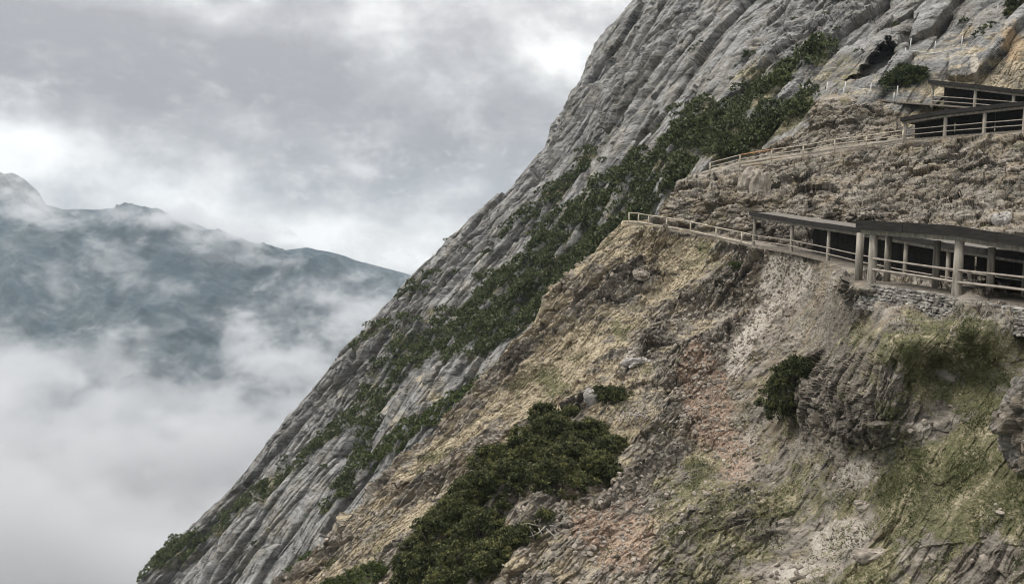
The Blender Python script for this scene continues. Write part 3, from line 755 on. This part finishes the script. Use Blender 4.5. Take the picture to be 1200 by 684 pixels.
def stones(name, idx, POS, NRM, rmin, rmax, rng, mat, label, sq=.6):
    n = len(idx)
    phi = (1 + 5 ** .5) / 2
    iv = np.array([(-1, phi, 0), (1, phi, 0), (-1, -phi, 0), (1, -phi, 0), (0, -1, phi), (0, 1, phi), (0, -1, -phi), (0, 1, -phi), (phi, 0, -1), (phi, 0, 1), (-phi, 0, -1), (-phi, 0, 1)], float)
    iv /= np.linalg.norm(iv[0])
    it = np.array([(0, 11, 5), (0, 5, 1), (0, 1, 7), (0, 7, 10), (0, 10, 11), (1, 5, 9), (5, 11, 4), (11, 10, 2), (10, 7, 6), (7, 1, 8), (3, 9, 4), (3, 4, 2), (3, 2, 6), (3, 6, 8), (3, 8, 9), (4, 9, 5), (2, 4, 11), (6, 2, 10), (8, 6, 7), (9, 8, 1)])
    r = rmin * (rmax / rmin) ** (rng.random(n) ** 3.0)
    Q = rng.normal(size=(n, 3, 3)); Q = np.linalg.qr(Q)[0]
    s = np.stack([np.ones(n), rng.uniform(.55, 1, n), rng.uniform(.35, .8, n)], 1) * r[:, None]
    V = (iv[None] * rng.uniform(.72, 1.2, (n, 12, 1))) * s[:, None]
    V = np.einsum('nij,nkj->nki', Q, V) + (POS[idx] + rng.normal(size=(n, 3)) * .05 + np.array([0, 0, 1]) * (r * .2)[:, None])[:, None]
    Fq = (it[None] + 12 * np.arange(n)[:, None, None]).reshape(-1, 3)
    o = link(name, np_mesh(name, V.reshape(-1, 3), Fq, mat), None)
    return tag(o, label, 'rubble', kind='stuff')
w = np.where(okf, (np.clip(FSCREE * .7 + FRED * .9 + .16 - .5 * FTURF, 0.02, 1.3)) * area, 0); w /= w.sum()
stones('rubble', rng.choice(len(w), 22000, p=w), FPOS, FNRM, .025, .26, rng, M['stone'], 'loose scree stones strewn over the gullies and spur')
shelf = np.where((fpx > 1000) & (np.abs(fpy - (path_y(PATH_TOP, fpx) + 4)) < 7) & (fpx < 1110), 1.0, 0) + np.where((fpx > 1000) & (fpy > path_y(PATH_LOW, fpx) - 72) & (fpy < path_y(PATH_LOW, fpx) - 58), .6, 0)
shelf = np.where(np.arange(len(fpx)) >= 27 * NXF, shelf, 0); shelf /= shelf.sum()
stones('pale_rubble', rng.choice(len(w), 1500, p=shelf), FPOS, FNRM, .06, .30, rng, M['stone'], 'pale broken stones heaped along the top shelf and above the gallery roofs')

# ------------------------------------------------------------------ paths
def path_strip(name, path, w, label, i0=0):
    pts = [at(*p) for p in path[i0:]]
    mb = MB(); rings = []
    for k, p in enumerate(pts):
        t = pts[min(k + 1, len(pts) - 1)] - pts[max(k - 1, 0)]; t[2] = 0; t /= np.linalg.norm(t)
        nb_ = np.array([-t[1], t[0], 0]);
        if nb_[1] < 0: nb_ = -nb_
        a = p - nb_ * .12; b = p + nb_ * w
        rings.append([a + (0, 0, .02), b + (0, 0, .02), b - (0, 0, .16), a - (0, 0, .16)])
    mb.loft(rings, None)
    return tag(mb.build(name, M['deck'], None), label, 'path', kind='structure')
path_strip('path', PATH_LOW, 3.0, 'gravel walkway of the lower gallery and pale railing')
path_strip('path', PATH_NEAR, 2.6, 'gravel walkway inside the near gallery')
path_strip('path', PATH_UP, 2.2, 'gravel walkway climbing to the upper gallery')
path_strip('path', PATH_TOP, 2.2, 'gravel walkway of the topmost gallery and wire fence')

# ------------------------------------------------------------------ galleries
LEAN = 0.05
def gallery(label, nodes, postr, fascia_h, beam_h, depth, rails, back_posts=(), rail_r=.045, start=0, over=.35, wall=0.0, backing_from=0, back_h=.9):
    """nodes: (px, py of foot, py of beam underside, distance, has post); wall: offset of the added shade backing"""
    foot = [at(n[0], n[1], n[3]) for n in nodes]
    top = []
    for n, f in zip(nodes, foot):
        q = at(n[0], n[2], n[3]); p = f.copy(); p[2] = q[2]; p[0] += LEAN * (p[2] - f[2]); top.append(p)
    root = empty('shelter_gallery', foot[0], label, 'gallery', 'roofed galleries along the walkways')
    O = foot[0]
    nor = []
    for k in range(len(foot)):
        t = foot[min(k + 1, len(foot) - 1)] - foot[max(k - 1, 0)]; t[2] = 0; t /= np.linalg.norm(t)
        b = np.array([-t[1], t[0], 0]);
        if b[1] < 0: b = -b
        nor.append(b)
    up = np.array([0, 0, 1.0])
    t0 = top[1] - top[0]; t0 /= np.linalg.norm(t0)
    def ext(lst):   # let roof members run a little past the first post
        l2 = [p.copy() for p in lst]; l2[0] = l2[0] - t0 * over; return l2
    T = ext(top)
    # beam under the eave
    mb = MB(); rings = []
    for p, b in zip(T, nor):
        rings.append([p - b * .11, p + b * .11, p + b * .11 + up * beam_h, p - b * .11 + up * beam_h])
    mb.loft(rings, None); mb.build('beam', M['log'], root, origin=O)
    # roof slab
    mb = MB(); rings = []
    for p, b in zip(T, nor):
        e = p - b * .42 + up * (beam_h + .10)
        f = p + b * depth + up * (beam_h + .10 + back_h)
        rings.append([e, f, f + up * .2, e + up * .2])
    mb.loft(rings, None); roof = mb.build('roof', M['roof'], root, origin=O)
    # boards on the eave, in lengths that do not quite line up
    mb = MB()
    for k in range(len(T) - 1):
        n = max(1, int(round(np.linalg.norm(T[k + 1] - T[k]) / 3.0)))
        for j in range(n):
            a = T[k] + (T[k + 1] - T[k]) * (j / n); c = T[k] + (T[k + 1] - T[k]) * ((j + 1) / n - .004)
            ba = nor[k]; j1 = up * random.uniform(-.025, .025)
            r = []
            for p in (a, c):
                z0 = p - ba * .44 + up * (beam_h + .01) + j1; z1 = z0 + up * fascia_h
                r.append([z0, z0 - ba * .07, z1 - ba * .07 + up * .0, z1])
            mb.loft(r, None)
    b = nor[0]; p = T[0]                                    # gable end board
    e0 = p - b * .45 + up * (beam_h + .012); f0 = p + b * (depth * .55) + up * (beam_h + .012 + back_h * .55)
    mb.loft([[e0 - t0 * .005, e0 - t0 * .07, e0 - t0 * .07 + up * (fascia_h - .01), e0 - t0 * .005 + up * (fascia_h - .01)], [f0 - t0 * .005, f0 - t0 * .07, f0 - t0 * .07 + up * (fascia_h - .01), f0 - t0 * .005 + up * (fascia_h - .01)]], None)
    mb.build('fascia', M['fascia'], roof)
    bpy.context.view_layer.update()
    fa = roof.children[0]; fa.data.transform(__import__('mathutils').Matrix.Translation(Vector(-O)))
    if wall:  # added dark boards that stand in for deep shade in the bays
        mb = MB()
        for k in range(backing_from, len(foot) - 1):
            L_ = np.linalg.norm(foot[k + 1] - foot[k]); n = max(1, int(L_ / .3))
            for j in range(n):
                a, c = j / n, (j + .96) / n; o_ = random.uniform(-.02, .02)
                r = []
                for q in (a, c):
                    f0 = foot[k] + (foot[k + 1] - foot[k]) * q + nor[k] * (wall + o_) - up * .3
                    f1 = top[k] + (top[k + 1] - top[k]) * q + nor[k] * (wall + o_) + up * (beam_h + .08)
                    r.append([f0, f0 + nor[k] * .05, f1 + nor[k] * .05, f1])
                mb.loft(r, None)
        mb.build('shade_backing', M['fascia'], root, origin=O)
    # posts
    for n, f, p in zip(nodes, foot, top):
        if not n[4]: continue
        mb = MB(); m_ = f + (p - f) * .5
        mb.tube([f - up * .35, f + up * .05, m_, p + up * .01], postr * 1.04, 12, postr * .94, .03)
        mb.build('post', M['log'], root, True, origin=O)
    for (px, pf, pb, d, r) in back_posts:
        f = at(px, pf, d); p = f.copy(); p[2] = at(px, pb, d)[2]; p[0] += LEAN * (p[2] - f[2])
        mb = MB(); mb.tube([f - up * .4, (f + p) / 2, p], r, 10, r * .95, .03); mb.build('post', M['log'], root, True, origin=O)
    # rails
    for h, rr, m in rails:
        mb = MB()
        pts = [f + (p - f) * (h / max(1e-6, (p - f)[2])) - b * (postr * .6) for f, p, b in zip(foot, top, nor)]
        fine = []
        for a, c in zip(pts[:-1], pts[1:]):
            n = max(2, int(np.linalg.norm(c - a) / 1.6))
            for j in range(n): fine.append(a + (c - a) * j / n + np.array([0, 0, random.uniform(-.02, .02)]))
        fine.append(pts[-1])
        mb.tube(fine, rr, 7, None, .05)
        mb.build('rail', M[m], root, True, origin=O)
    return root, foot, top, nor

near, nf_, nt_, nn_ = gallery('nearest gallery, thick log posts under a heavy dark flat roof above the stone wall',
    [(1021, 331, 275, 48, 1), (1121, 347, 282.5, 44, 1), (1228, 362, 301, 40, 1), (1330, 378, 318, 36, 1)],
    .235, .50, .24, 13.0, [(1.30, .055, 'rail'), (.72, .065, 'rail')],
    back_posts=[(1005.5, 328, 273, 49.6, .22), (1039, 326, 277, 49.5, .19), (1096, 328, 282, 47.5, .19), (1160, 334, 290, 44, .19)], over=.75, back_h=-.5)
far_, ff_, ft_, fn_ = gallery('long slender posted gallery running from the pale railing to behind the near gallery',
    [(883, 288.5, 256, 84, 1), (927, 295, 263.5, 78, 1), (970, 305, 270.5, 72, 1), (1010, 315, 277, 67.4, 0), (1060, 325, 286, 63, 1), (1110, 334, 295, 59, 1), (1200, 349, 309, 52, 1), (1330, 372, 330, 43, 1)],
    .16, .40, .22, 2.3, [(1.02, .045, 'rail'), (.52, .045, 'rail')], over=.2, back_h=.1, wall=2.1, backing_from=1)
upa, ua_, uat_, uan_ = gallery('upper gallery with a rising roof where the brown handrail path ends',
    [(1060, 164, 145, 94, 1), (1107, 160, 137.5, 91, 1), (1153, 156.5, 132.5, 88, 1), (1200, 153, 127.5, 85, 1), (1330, 140, 112, 78, 1)],
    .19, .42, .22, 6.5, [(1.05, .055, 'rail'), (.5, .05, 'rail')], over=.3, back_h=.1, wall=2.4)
upb, ub_, ubt_, ubn_ = gallery('topmost gallery with a falling roof next to the wire fence',
    [(1092, 122.5, 101, 101, 1), (1142, 126.5, 106.5, 97, 1), (1187, 130, 112, 94, 1), (1330, 140, 125, 86, 1)],
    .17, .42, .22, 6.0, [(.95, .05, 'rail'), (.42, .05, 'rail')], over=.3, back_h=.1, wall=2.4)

# ------------------------------------------------------------------ railings
def railing(label, pts, h, lower, postr, mat, group=None, special=None, railr=.05):
    W = [at(*p) for p in pts]
    root = empty('railing', W[0], label, 'railing', group); O = W[0]
    tops = [w + np.array([.03, 0, h * random.uniform(.95, 1.03)]) for w in W]
    for w, t in zip(W, tops):
        mb = MB(); mb.tube([w - np.array([0, 0, .3]), (w + t) / 2, t + np.array([0, 0, .04])], postr, 7, postr * .95); mb.build('post', M[mat], root, True, origin=O)
    for hh, nm in ((0, 'handrail'), (lower, 'lower_rail')):
        mb = MB()
        for k in range(len(W) - 1):
            if special is not None and hh == 0 and k in special and mb.v: mb.build(nm, M[mat], root, True, origin=O); mb = MB()
            a = tops[k] - np.array([0, 0, hh]); c = tops[k + 1] - np.array([0, 0, hh])
            if special is not None and hh == 0 and k in special:
                m2 = MB(); m2.tube([a - (0, .05, 0), (a + c) / 2 - (0, .05, .01), c - (0, .05, 0)], railr * 1.15, 6)
                tag(m2.build('handrail', M['newrail'], root, True, origin=O), 'new orange wooden length of handrail'); continue
            mb.tube([a - (0, .05, 0), (a + c) / 2 - (0, .05, random.uniform(0, .03)), c - (0, .05, 0)], railr, 6)
        mb.build(nm, M[mat], root, True, origin=O)
    return root
railing('pale two bar railing along the spur crest left of the long gallery',
    [(737, 260.5, 95), (748, 261, 94.6), (760, 262.8, 94), (781, 266.5, 92.7), (809, 271.5, 91.3), (839, 277.5, 89), (869, 284.5, 85.6), (882, 287.5, 84.3)], 1.0, .92, .075, 'palerail', 'railings along the open walkways', railr=.055)
railing('thin brown railing with one orange length climbing to the upper gallery',
    [(832, 201.5, 104.3), (867, 192.5, 102.8), (904, 186.5, 101.3), (941, 181.5, 99.8), (978, 175.5, 98), (1015, 170.5, 96.2), (1058, 164.5, 93.6)], 1.1, .5, .085, 'palerail', 'railings along the open walkways', special=(1,))

# ------------------------------------------------------------------ wire fences
def wire_fence(label, pts, heights, lean, stays=()):
    W = [at(*p) for p in pts]; O = W[0]
    root = empty('wire_fence', O, label, 'fence', 'wire mesh fences under the cave')
    tops = [w + np.array([lean * h, 0, h]) for w, h in zip(W, heights)]
    for w, t in zip(W, tops):
        mb = MB(); mb.tube([w - np.array([0, 0, .4]), t], .06, 7); mb.build('post', M['steel'], root, True, origin=O)
    for (px, py, d, h) in stays:
        w = at(px, py, d); mb = MB(); mb.tube([w - np.array([0, 0, .3]), w + np.array([.1, 0, h])], .075, 7); mb.build('short_post', M['steel'], root, True, origin=O)
    mb = MB()
    for k in range(len(W) - 1):
        for j in range(5):
            f = .12 + .8 * j / 4
            mb.tube([W[k] + (tops[k] - W[k]) * f, (W[k] + (tops[k] - W[k]) * f + W[k + 1] + (tops[k + 1] - W[k + 1]) * f) / 2 - np.array([0, 0, .05]), W[k + 1] + (tops[k + 1] - W[k + 1]) * f], .009, 4)
        n = max(3, int(np.linalg.norm(W[k + 1] - W[k]) / .35))
        for j in range(1, n):
            a = W[k] + (W[k + 1] - W[k]) * j / n; c = tops[k] + (tops[k + 1] - tops[k]) * j / n
            mb.tube([a + (c - a) * .1, a + (c - a) * .92], .006, 4)
    mb.build('wire_netting', M['wire'], root, origin=O)
    return root
wire_fence('long wire mesh fence on the rock shelf below the cave mouth', [(968, 112.5, 111.2), (989, 112.5, 110), (1019, 115, 108), (1050, 118.5, 106)], [1.75, 1.75, 1.75, 1.8], .12,
    stays=[(988, 112.5, 110, 1.0), (1018, 115, 108, 1.0), (1047, 118.3, 106, 1.0)])
pL = [place('b', x, y)[0] for x, y in ((1062, 68), (1066, 66), (1094, 63.5), (1126, 61))]
def wf2():
    W = pL; O = W[0]
    root = empty('wire_fence', O, 'wire fence on the high ledge right of the cave mouth', 'fence', 'wire mesh fences under the cave')
    hs = [.6, 1.65, 1.65, 1.65]; tops = [w + np.array([.15 * h, 0, h]) for w, h in zip(W, hs)]
    for w, t in zip(W, tops):
        mb = MB(); mb.tube([w - np.array([0, 0, .4]), t], .06, 7); mb.build('post', M['steel'], root, True, origin=O)
    mb = MB()
    for k in range(1, 3):
        for f in (.15, .5, .9):
            mb.tube([W[k] + (tops[k] - W[k]) * f, W[k + 1] + (tops[k + 1] - W[k + 1]) * f], .012, 4)
    mb.build('wire', M['wire'], root, origin=O)
    mb = MB(); mb.tube([w + np.array([0, -.05, .12]) for w in W[1:]], .07, 6); mb.build('lower_rail', M['steel'], root, True, origin=O)
wf2()
for (px, py, lab, h) in ((1169, 21, 'lower of two bare posts on the crag below the top right pine', 1.7), (1184, 16, 'taller of two bare posts beside the top right pine', 2.4)):
    p, n = place('b', px, py)
    mb = MB(); mb.tube([p - np.array([0, 0, .4]), p + np.array([.05, 0, h * .5]), p + np.array([.08, 0, h])], .065, 8, .055)
    mb.tube([p + np.array([.08, 0, h - .02]), p + np.array([.08, 0, h + .05])], .085, 8)
    tag(mb.build('fence_post', M['steel'], None, True, origin=p), lab, 'post', 'bare posts on the crag')

# ------------------------------------------------------------------ dry stone wall under the near gallery
def stone_wall(label, line, h, rng, courses=4):
    pts = [at(*p) for p in line]; mb = MB(); O = pts[0]
    V, Fc = [], []
    for a, c in zip(pts[:-1], pts[1:]):
        L = np.linalg.norm(c - a); t = (c - a) / L
        nb_ = np.array([-t[1], t[0], 0]); nb_ /= np.linalg.norm(nb_)
        if nb_[1] < 0: nb_ = -nb_
        for k in range(courses):
            s = 0.0
            while s < L:
                w = rng.uniform(.1, .36); hh = h / courses * rng.uniform(.7, 1.25)
                p = a + t * (s + w / 2) + nb_ * (.10 * k - .42 + rng.uniform(-.09, .06)) + np.array([0, 0, -h + (k + .5) * h / courses + rng.uniform(-.03, .03)])
                ring = []
                for dx, dz in ((-1, -.9), (-.6, -1), (.7, -1), (1, -.7), (1, .6), (.6, 1), (-.7, 1), (-1, .7)):
                    ring.append((dx * w * .48 * rng.uniform(.85, 1.05), dz * hh * .48 * rng.uniform(.85, 1.05)))
                f0 = [p + t * x * .82 - nb_ * rng.uniform(.24, .34) + np.array([0, 0, z * .82]) for x, z in ring]
                f1 = [p + t * x - nb_ * .16 + np.array([0, 0, z]) for x, z in ring]
                f2 = [p + t * x + nb_ * .3 + np.array([0, 0, z]) for x, z in ring]
                mb.loft([f2, f1, f0], None)
                s += w + .02
    return tag(mb.build('dry_stone_wall', M['wallstone'], None, origin=O), label, 'wall', 'dry stone walls under the near gallery')
rg = np.random.default_rng(77)
stone_wall('dry stone wall with pale stones under the corner of the near gallery', [(1012, 332, 47.5), (1030, 334.5, 46.5), (1062, 339, 45.0), (1108, 346.5, 43.2)], 1.35, rg, 9)
stone_wall('darker dry stone wall right of the front log post', [(1109, 348.5, 42.2), (1160, 355.5, 40.3), (1200, 361.5, 38.7), (1290, 375, 35.3)], 1.15, rg, 8)

# dead branches
def dead(label, px, py, rng, n=16, L=2.2):
    p, nn = place('f', px, py); mb = MB()
    for k in range(n):
        a = np.array([rng.uniform(-1, 1) * L * .5, rng.uniform(-.2, .2), rng.uniform(.0, .3)]) + nn * .2
        d = np.array([rng.uniform(-.8, 1), rng.uniform(-.5, .1), rng.uniform(-.75, .15)]); d /= np.linalg.norm(d)
        l = rng.uniform(.4, 1) * L * .6
        mid_ = a + d * l * .5 + rng.normal(size=3) * .12
        mb.tube([p + a, p + mid_, p + a + d * l], .045, 5, .012)
    return tag(mb.build('dead_branch', M['deadwood'], None, True, origin=p), label, 'branch', 'dead wood on the slope')
dead('tangle of grey dead branches on the dark rock right of the broad pine', 748, 488, np.random.default_rng(81), 22, 2.8)
dead('bare grey roots hanging below the broad pine', 640, 625, np.random.default_rng(82), 14, 2.4)

# ------------------------------------------------------------------ far range, valley floor
def far_mat():
    m, nt, b = new_mat('far_forest_and_rock', 0.95); k = NT(nt)
    pos = k.node('ShaderNodeNewGeometry').outputs['Position']
    n1 = k.noise(pos, .0035, 6, .6); n2 = k.noise(pos, .03, 4, .65)
    c = k.colramp(k.math('ADD', k.math('MULTIPLY', n1, .6), k.math('MULTIPLY', n2, .4)), [(.36, (.014, .025, .032)), (.5, (.030, .047, .054)), (.60, (.062, .078, .082)), (.72, (.20, .195, .18))])  # blue of the distant haze mixed into the forest tones
    z = k.node('ShaderNodeSeparateXYZ'); k.put(z.inputs[0], pos)
    rockf = k.ramp(k.math('ADD', z.outputs[2], k.math('MULTIPLY', k.math('SUBTRACT', n1, .5), 500)), 215, 330, 0, .85)
    k.put(b.inputs['Base Color'], k.mix(rockf, c, (.17, .168, .16)))
    return m
fx = [-700, -300, -60, 0, 15, 40, 52, 75, 110, 150, 180, 215, 250, 285, 320, 360, 400, 440, 475, 520, 600, 800, 1100, 1500]
fy = [250, 262, 214, 208, 206, 226, 245, 251, 250, 246, 250, 262, 275, 292, 300, 293, 302, 315, 325, 345, 372, 395, 400, 410]
NXM, NYM = 620, 330
colsM = np.linspace(-700, 1500, NXM)
topM = np.interp(colsM, fx, fy)
far_d = tps([(-700, 250, 3000), (0, 208, 3300), (150, 248, 3000), (300, 295, 2900), (475, 325, 3100), (800, 395, 3200), (1500, 410, 3500), (-700, 700, 1500), (0, 700, 1750), (300, 700, 1900), (600, 700, 2000), (1500, 700, 2200), (0, 450, 2350), (300, 450, 2450), (600, 500, 2600)])
MPX, MPY, MP = sheet(colsM, topM, np.full(NXM, 700.0), NYM, far_d, 1400.0, 20)
P0 = MP.reshape(-1, 3); Nm = smooth_field(grid_normals(MP), 6).reshape(-1, 3)
dm = 130 * ridged(P0 / np.array([420, 700, 900]), 5, .52) + 25 * fbm(P0 / 120, 4) + 9 * ridged(P0 / 40, 3)
onridge = sstep(0, 28, MPY.ravel() - np.repeat(topM[None], MPX.shape[0], 0).ravel())
P0 = P0 + Nm * (dm * (.15 + .85 * onridge))[:, None]
o = link('far_mountain', np_mesh('far_mountain', P0, quads(MPX.shape[0], NXM), far_mat(), True), None)
tag(o, 'blue grey forested mountain range across the cloudy valley', 'mountain', kind='structure')
mv, nt, b = new_mat('valley_meadow', .95); k = NT(nt)
k.put(b.inputs['Base Color'], k.colramp(k.noise(k.node('ShaderNodeNewGeometry').outputs['Position'], .002, 5), [(.4, (.025, .04, .02)), (.6, (.08, .10, .04))]))
g = 4900.0
o = link('valley_floor', np_mesh('valley_floor', [(-g, -g, -900), (g, -g, -900), (g, g, -900), (-g, g, -900)], [(0, 1, 2, 3)], mv), None)
tag(o, 'valley floor far below under the cloud', 'valley', kind='structure')

# ------------------------------------------------------------------ air: haze and low cloud
def box(name, lo, hi, mat):
    x0, y0, z0 = lo; x1, y1, z1 = hi
    V = [(x0, y0, z0), (x1, y0, z0), (x1, y1, z0), (x0, y1, z0), (x0, y0, z1), (x1, y0, z1), (x1, y1, z1), (x0, y1, z1)]
    return link(name, np_mesh(name, V, [(0, 3, 2, 1), (4, 5, 6, 7), (0, 1, 5, 4), (1, 2, 6, 5), (2, 3, 7, 6), (3, 0, 4, 7)], mat), None)
hm = bpy.data.materials.new('thin_haze'); hm.use_nodes = True; hm.node_tree.nodes.clear(); k = NT(hm.node_tree)
pv = k.node('ShaderNodeVolumePrincipled'); pv.inputs['Color'].default_value = (.74, .88, 1, 1); pv.inputs['Density'].default_value = HAZE = .00006
pv.inputs['Anisotropy'].default_value = 0.0
out = k.node('ShaderNodeOutputMaterial'); k.l.new(pv.outputs[0], out.inputs['Volume'])
tag(box('haze', (-5000, -5000, -901), (5000, 5000, 520), hm), 'thin blue haze filling the valley air', 'haze', kind='stuff')

cm = bpy.data.materials.new('low_cloud'); cm.use_nodes = True; cm.node_tree.nodes.clear(); k = NT(cm.node_tree)
pos = k.node('ShaderNodeNewGeometry').outputs['Position']
CL = [  # bearing x, y, distance, half width px, half height px, half depth m, weight
 (400, 375, 2000, 85, 44, 350, .80), (340, 430, 1900, 90, 50, 350, .85), (455, 345, 2300, 50, 20, 300, .5), (260, 480, 1700, 90, 40, 300, .7), (310, 385, 2000, 40, 30, 250, .5),
 (60, 256, 2700, 110, 22, 300, .80), (170, 254, 2700, 95, 20, 300, .85), (255, 283, 2650, 70, 24, 280, .85), (335, 304, 2650, 65, 18, 260, .8), (15, 228, 3000, 40, 22, 240, .62), (430, 325, 2850, 40, 8, 200, .5),
 (128, 384, 2150, 60, 18, 200, .66), (75, 362, 2200, 45, 18, 180, .5), (160, 425, 2050, 110, 16, 220, .55), (20, 420, 2000, 60, 25, 220, .4), (200, 340, 2350, 60, 18, 200, .36), (60, 450, 1900, 120, 22, 300, .75)]
w = None
for (px, py, d, rx, ry, rd, wt) in CL:
    c = at(px, py, d); s = d / F
    v = k.vmath('MULTIPLY', k.vmath('SUBTRACT', pos, tuple(c)), (1 / (rx * s), 1 / rd, 1 / (ry * s)))
    q = k.math('MULTIPLY', k.ramp(k.vmath('LENGTH', v), 0.0, 1.55, 1, 0), wt)
    w = q if w is None else k.math('MAXIMUM', w, q)
sx = k.node('ShaderNodeSeparateXYZ'); k.put(sx.inputs[0], pos)
warp = k.vmath('MULTIPLY', pos, (1.0, 1.0, 1.5))
n1 = k.noise(warp, .0058, 7.0, .70, .25)
n0 = k.noise(k.vmath('ADD', warp, (300, 0, 0)), .0014, 3.0, .5, .4)
sea = k.ramp(k.math('ADD', sx.outputs[2], k.math('ADD', k.math('MULTIPLY', k.math('SUBTRACT', n1, .5), 520), k.math('MULTIPLY', k.math('SUBTRACT', n0, .5), 700))), -120, -460, 0, 1.25)
w = k.math('MAXIMUM', w, sea)
dn = k.ramp(k.math('ADD', w, k.math('MULTIPLY', k.math('SUBTRACT', n1, .5), 5.2)), .42, 1.25, 0, 1)
dens = k.math('MULTIPLY', k.math('POWER', dn, 1.5), .013)
vs = k.node('ShaderNodeVolumePrincipled'); vs.inputs['Color'].default_value = (.76, .765, .775, 1); vs.inputs['Anisotropy'].default_value = .2
k.put(vs.inputs['Density'], dens)
out = k.node('ShaderNodeOutputMaterial'); k.l.new(vs.outputs[0], out.inputs['Volume'])
o = box('clouds', (-2300, 900, -890), (700, 3500, 400), cm)
tag(o, 'low white cloud lying in the valley and wisps clinging to the far range', 'cloud', kind='stuff')

# ------------------------------------------------------------------ sky, sun, camera
W = bpy.data.worlds.new('World'); S.world = W; W.use_nodes = True; nt = W.node_tree; nt.nodes.clear(); k = NT(nt)
SUN_EL, SUN_AZ = math.radians(60), math.radians(-75)      # azimuth from +Y, towards the left
sky = k.node('ShaderNodeTexSky', sky_type='NISHITA'); sky.sun_disc = False; sky.sun_elevation = SUN_EL; sky.sun_rotation = SUN_AZ
sky.altitude = 1500
bg1 = k.node('ShaderNodeBackground'); k.l.new(sky.outputs[0], bg1.inputs[0]); bg1.inputs[1].default_value = .10
dirv = k.vmath('NORMALIZE', k.node('ShaderNodeTexCoord').outputs['Generated'])
sp = k.node('ShaderNodeSeparateXYZ'); k.put(sp.inputs[0], dirv)
hz = k.math('ADD', k.math('MAXIMUM', sp.outputs[2], 0.0), .16)
pl = k.node('ShaderNodeCombineXYZ'); k.put(pl.inputs[0], k.math('DIVIDE', sp.outputs[0], hz)); k.put(pl.inputs[1], k.math('DIVIDE', sp.outputs[1], hz))
c1 = k.noise(pl.outputs[0], .62, 6, .5, .1); 
n2 = k.noise(k.vmath('MULTIPLY', dirv, (1, 1, 1.6)), 5.5, 8, .58, .08)
def sblob(px, py, rx, ry, wt):
    r = ray(px, py); r = r / np.linalg.norm(r)
    v = k.vmath('MULTIPLY', k.vmath('SUBTRACT', dirv, tuple(r)), (F / rx, F / rx, F / ry))
    return k.math('MULTIPLY', k.ramp(k.vmath('LENGTH', v), 0, 1.7, 1, 0), wt)
val = k.math('ADD', k.math('MULTIPLY', c1, .22), k.math('MULTIPLY', n2, .78))
bias = None
for a in [(55, 130, 65, 55, .14), (440, 282, 130, 40, .26), (330, 262, 80, 20, .10), (200, 235, 120, 30, .07), (400, 110, 190, 75, -.17), (160, 75, 150, 45, -.17), (25, 45, 60, 30, -.10), (640, 60, 110, 90, .07), (560, 210, 90, 60, .05), (90, 190, 100, 30, .08), (200, 10, 120, 18, .07)]:
    q = sblob(*a); bias = q if bias is None else k.math('ADD', bias, q)
val = k.math('ADD', k.math('MULTIPLY_ADD', k.math('SUBTRACT', val, .5), 1.9, .49), k.math('MULTIPLY', bias, 1.5))
cc = k.colramp(val, [(.26, (.37, .362, .375)), (.42, (.47, .462, .472)), (.54, (.62, .615, .615)), (.66, (.86, .855, .84)), (.80, (1.15, 1.14, 1.12))])
bg2 = k.node('ShaderNodeBackground'); k.put(bg2.inputs[0], cc); zz = k.math('MAXIMUM', sp.outputs[2], 0.0)
k.put(bg2.inputs[1], k.math('MULTIPLY_ADD', k.math('MULTIPLY', zz, zz), 2.9, .53))
ms = k.node('ShaderNodeMixShader'); ms.inputs[0].default_value = .97
k.l.new(bg1.outputs[0], ms.inputs[1]); k.l.new(bg2.outputs[0], ms.inputs[2])
out = k.node('ShaderNodeOutputWorld'); k.l.new(ms.outputs[0], out.inputs[0])

L = bpy.data.lights.new('sun', 'SUN'); L.energy = 1.5; L.angle = math.radians(10); L.color = (1, .95, .88)
so = bpy.data.objects.new('sun', L); COL.objects.link(so)
sd = Vector((math.sin(SUN_AZ) * math.cos(SUN_EL), math.cos(SUN_AZ) * math.cos(SUN_EL), math.sin(SUN_EL)))
so.rotation_euler = sd.to_track_quat('Z', 'Y').to_euler()

cam = bpy.data.cameras.new('camera'); co = bpy.data.objects.new('camera', cam); COL.objects.link(co)
cam.sensor_width = 36; cam.lens = 36 * F / 1200; cam.clip_start = .5; cam.clip_end = 40000
co.rotation_euler = (math.pi / 2 - PITCH, 0, 0)
S.camera = co
S.view_settings.view_transform = 'Standard'; S.view_settings.look = 'None'; S.view_settings.gamma = 1; S.view_settings.exposure = 0.7
c = S.cycles
c.max_bounces = 6; c.diffuse_bounces = 3; c.volume_bounces = 2; c.transparent_max_bounces = 8
c.volume_step_rate = 0.45; c.volume_max_steps = 64
c.use_denoising = True; c.denoising_input_passes = 'RGB_ALBEDO_NORMAL'; c.denoising_prefilter = 'ACCURATE'
c.filter_width = 1.1
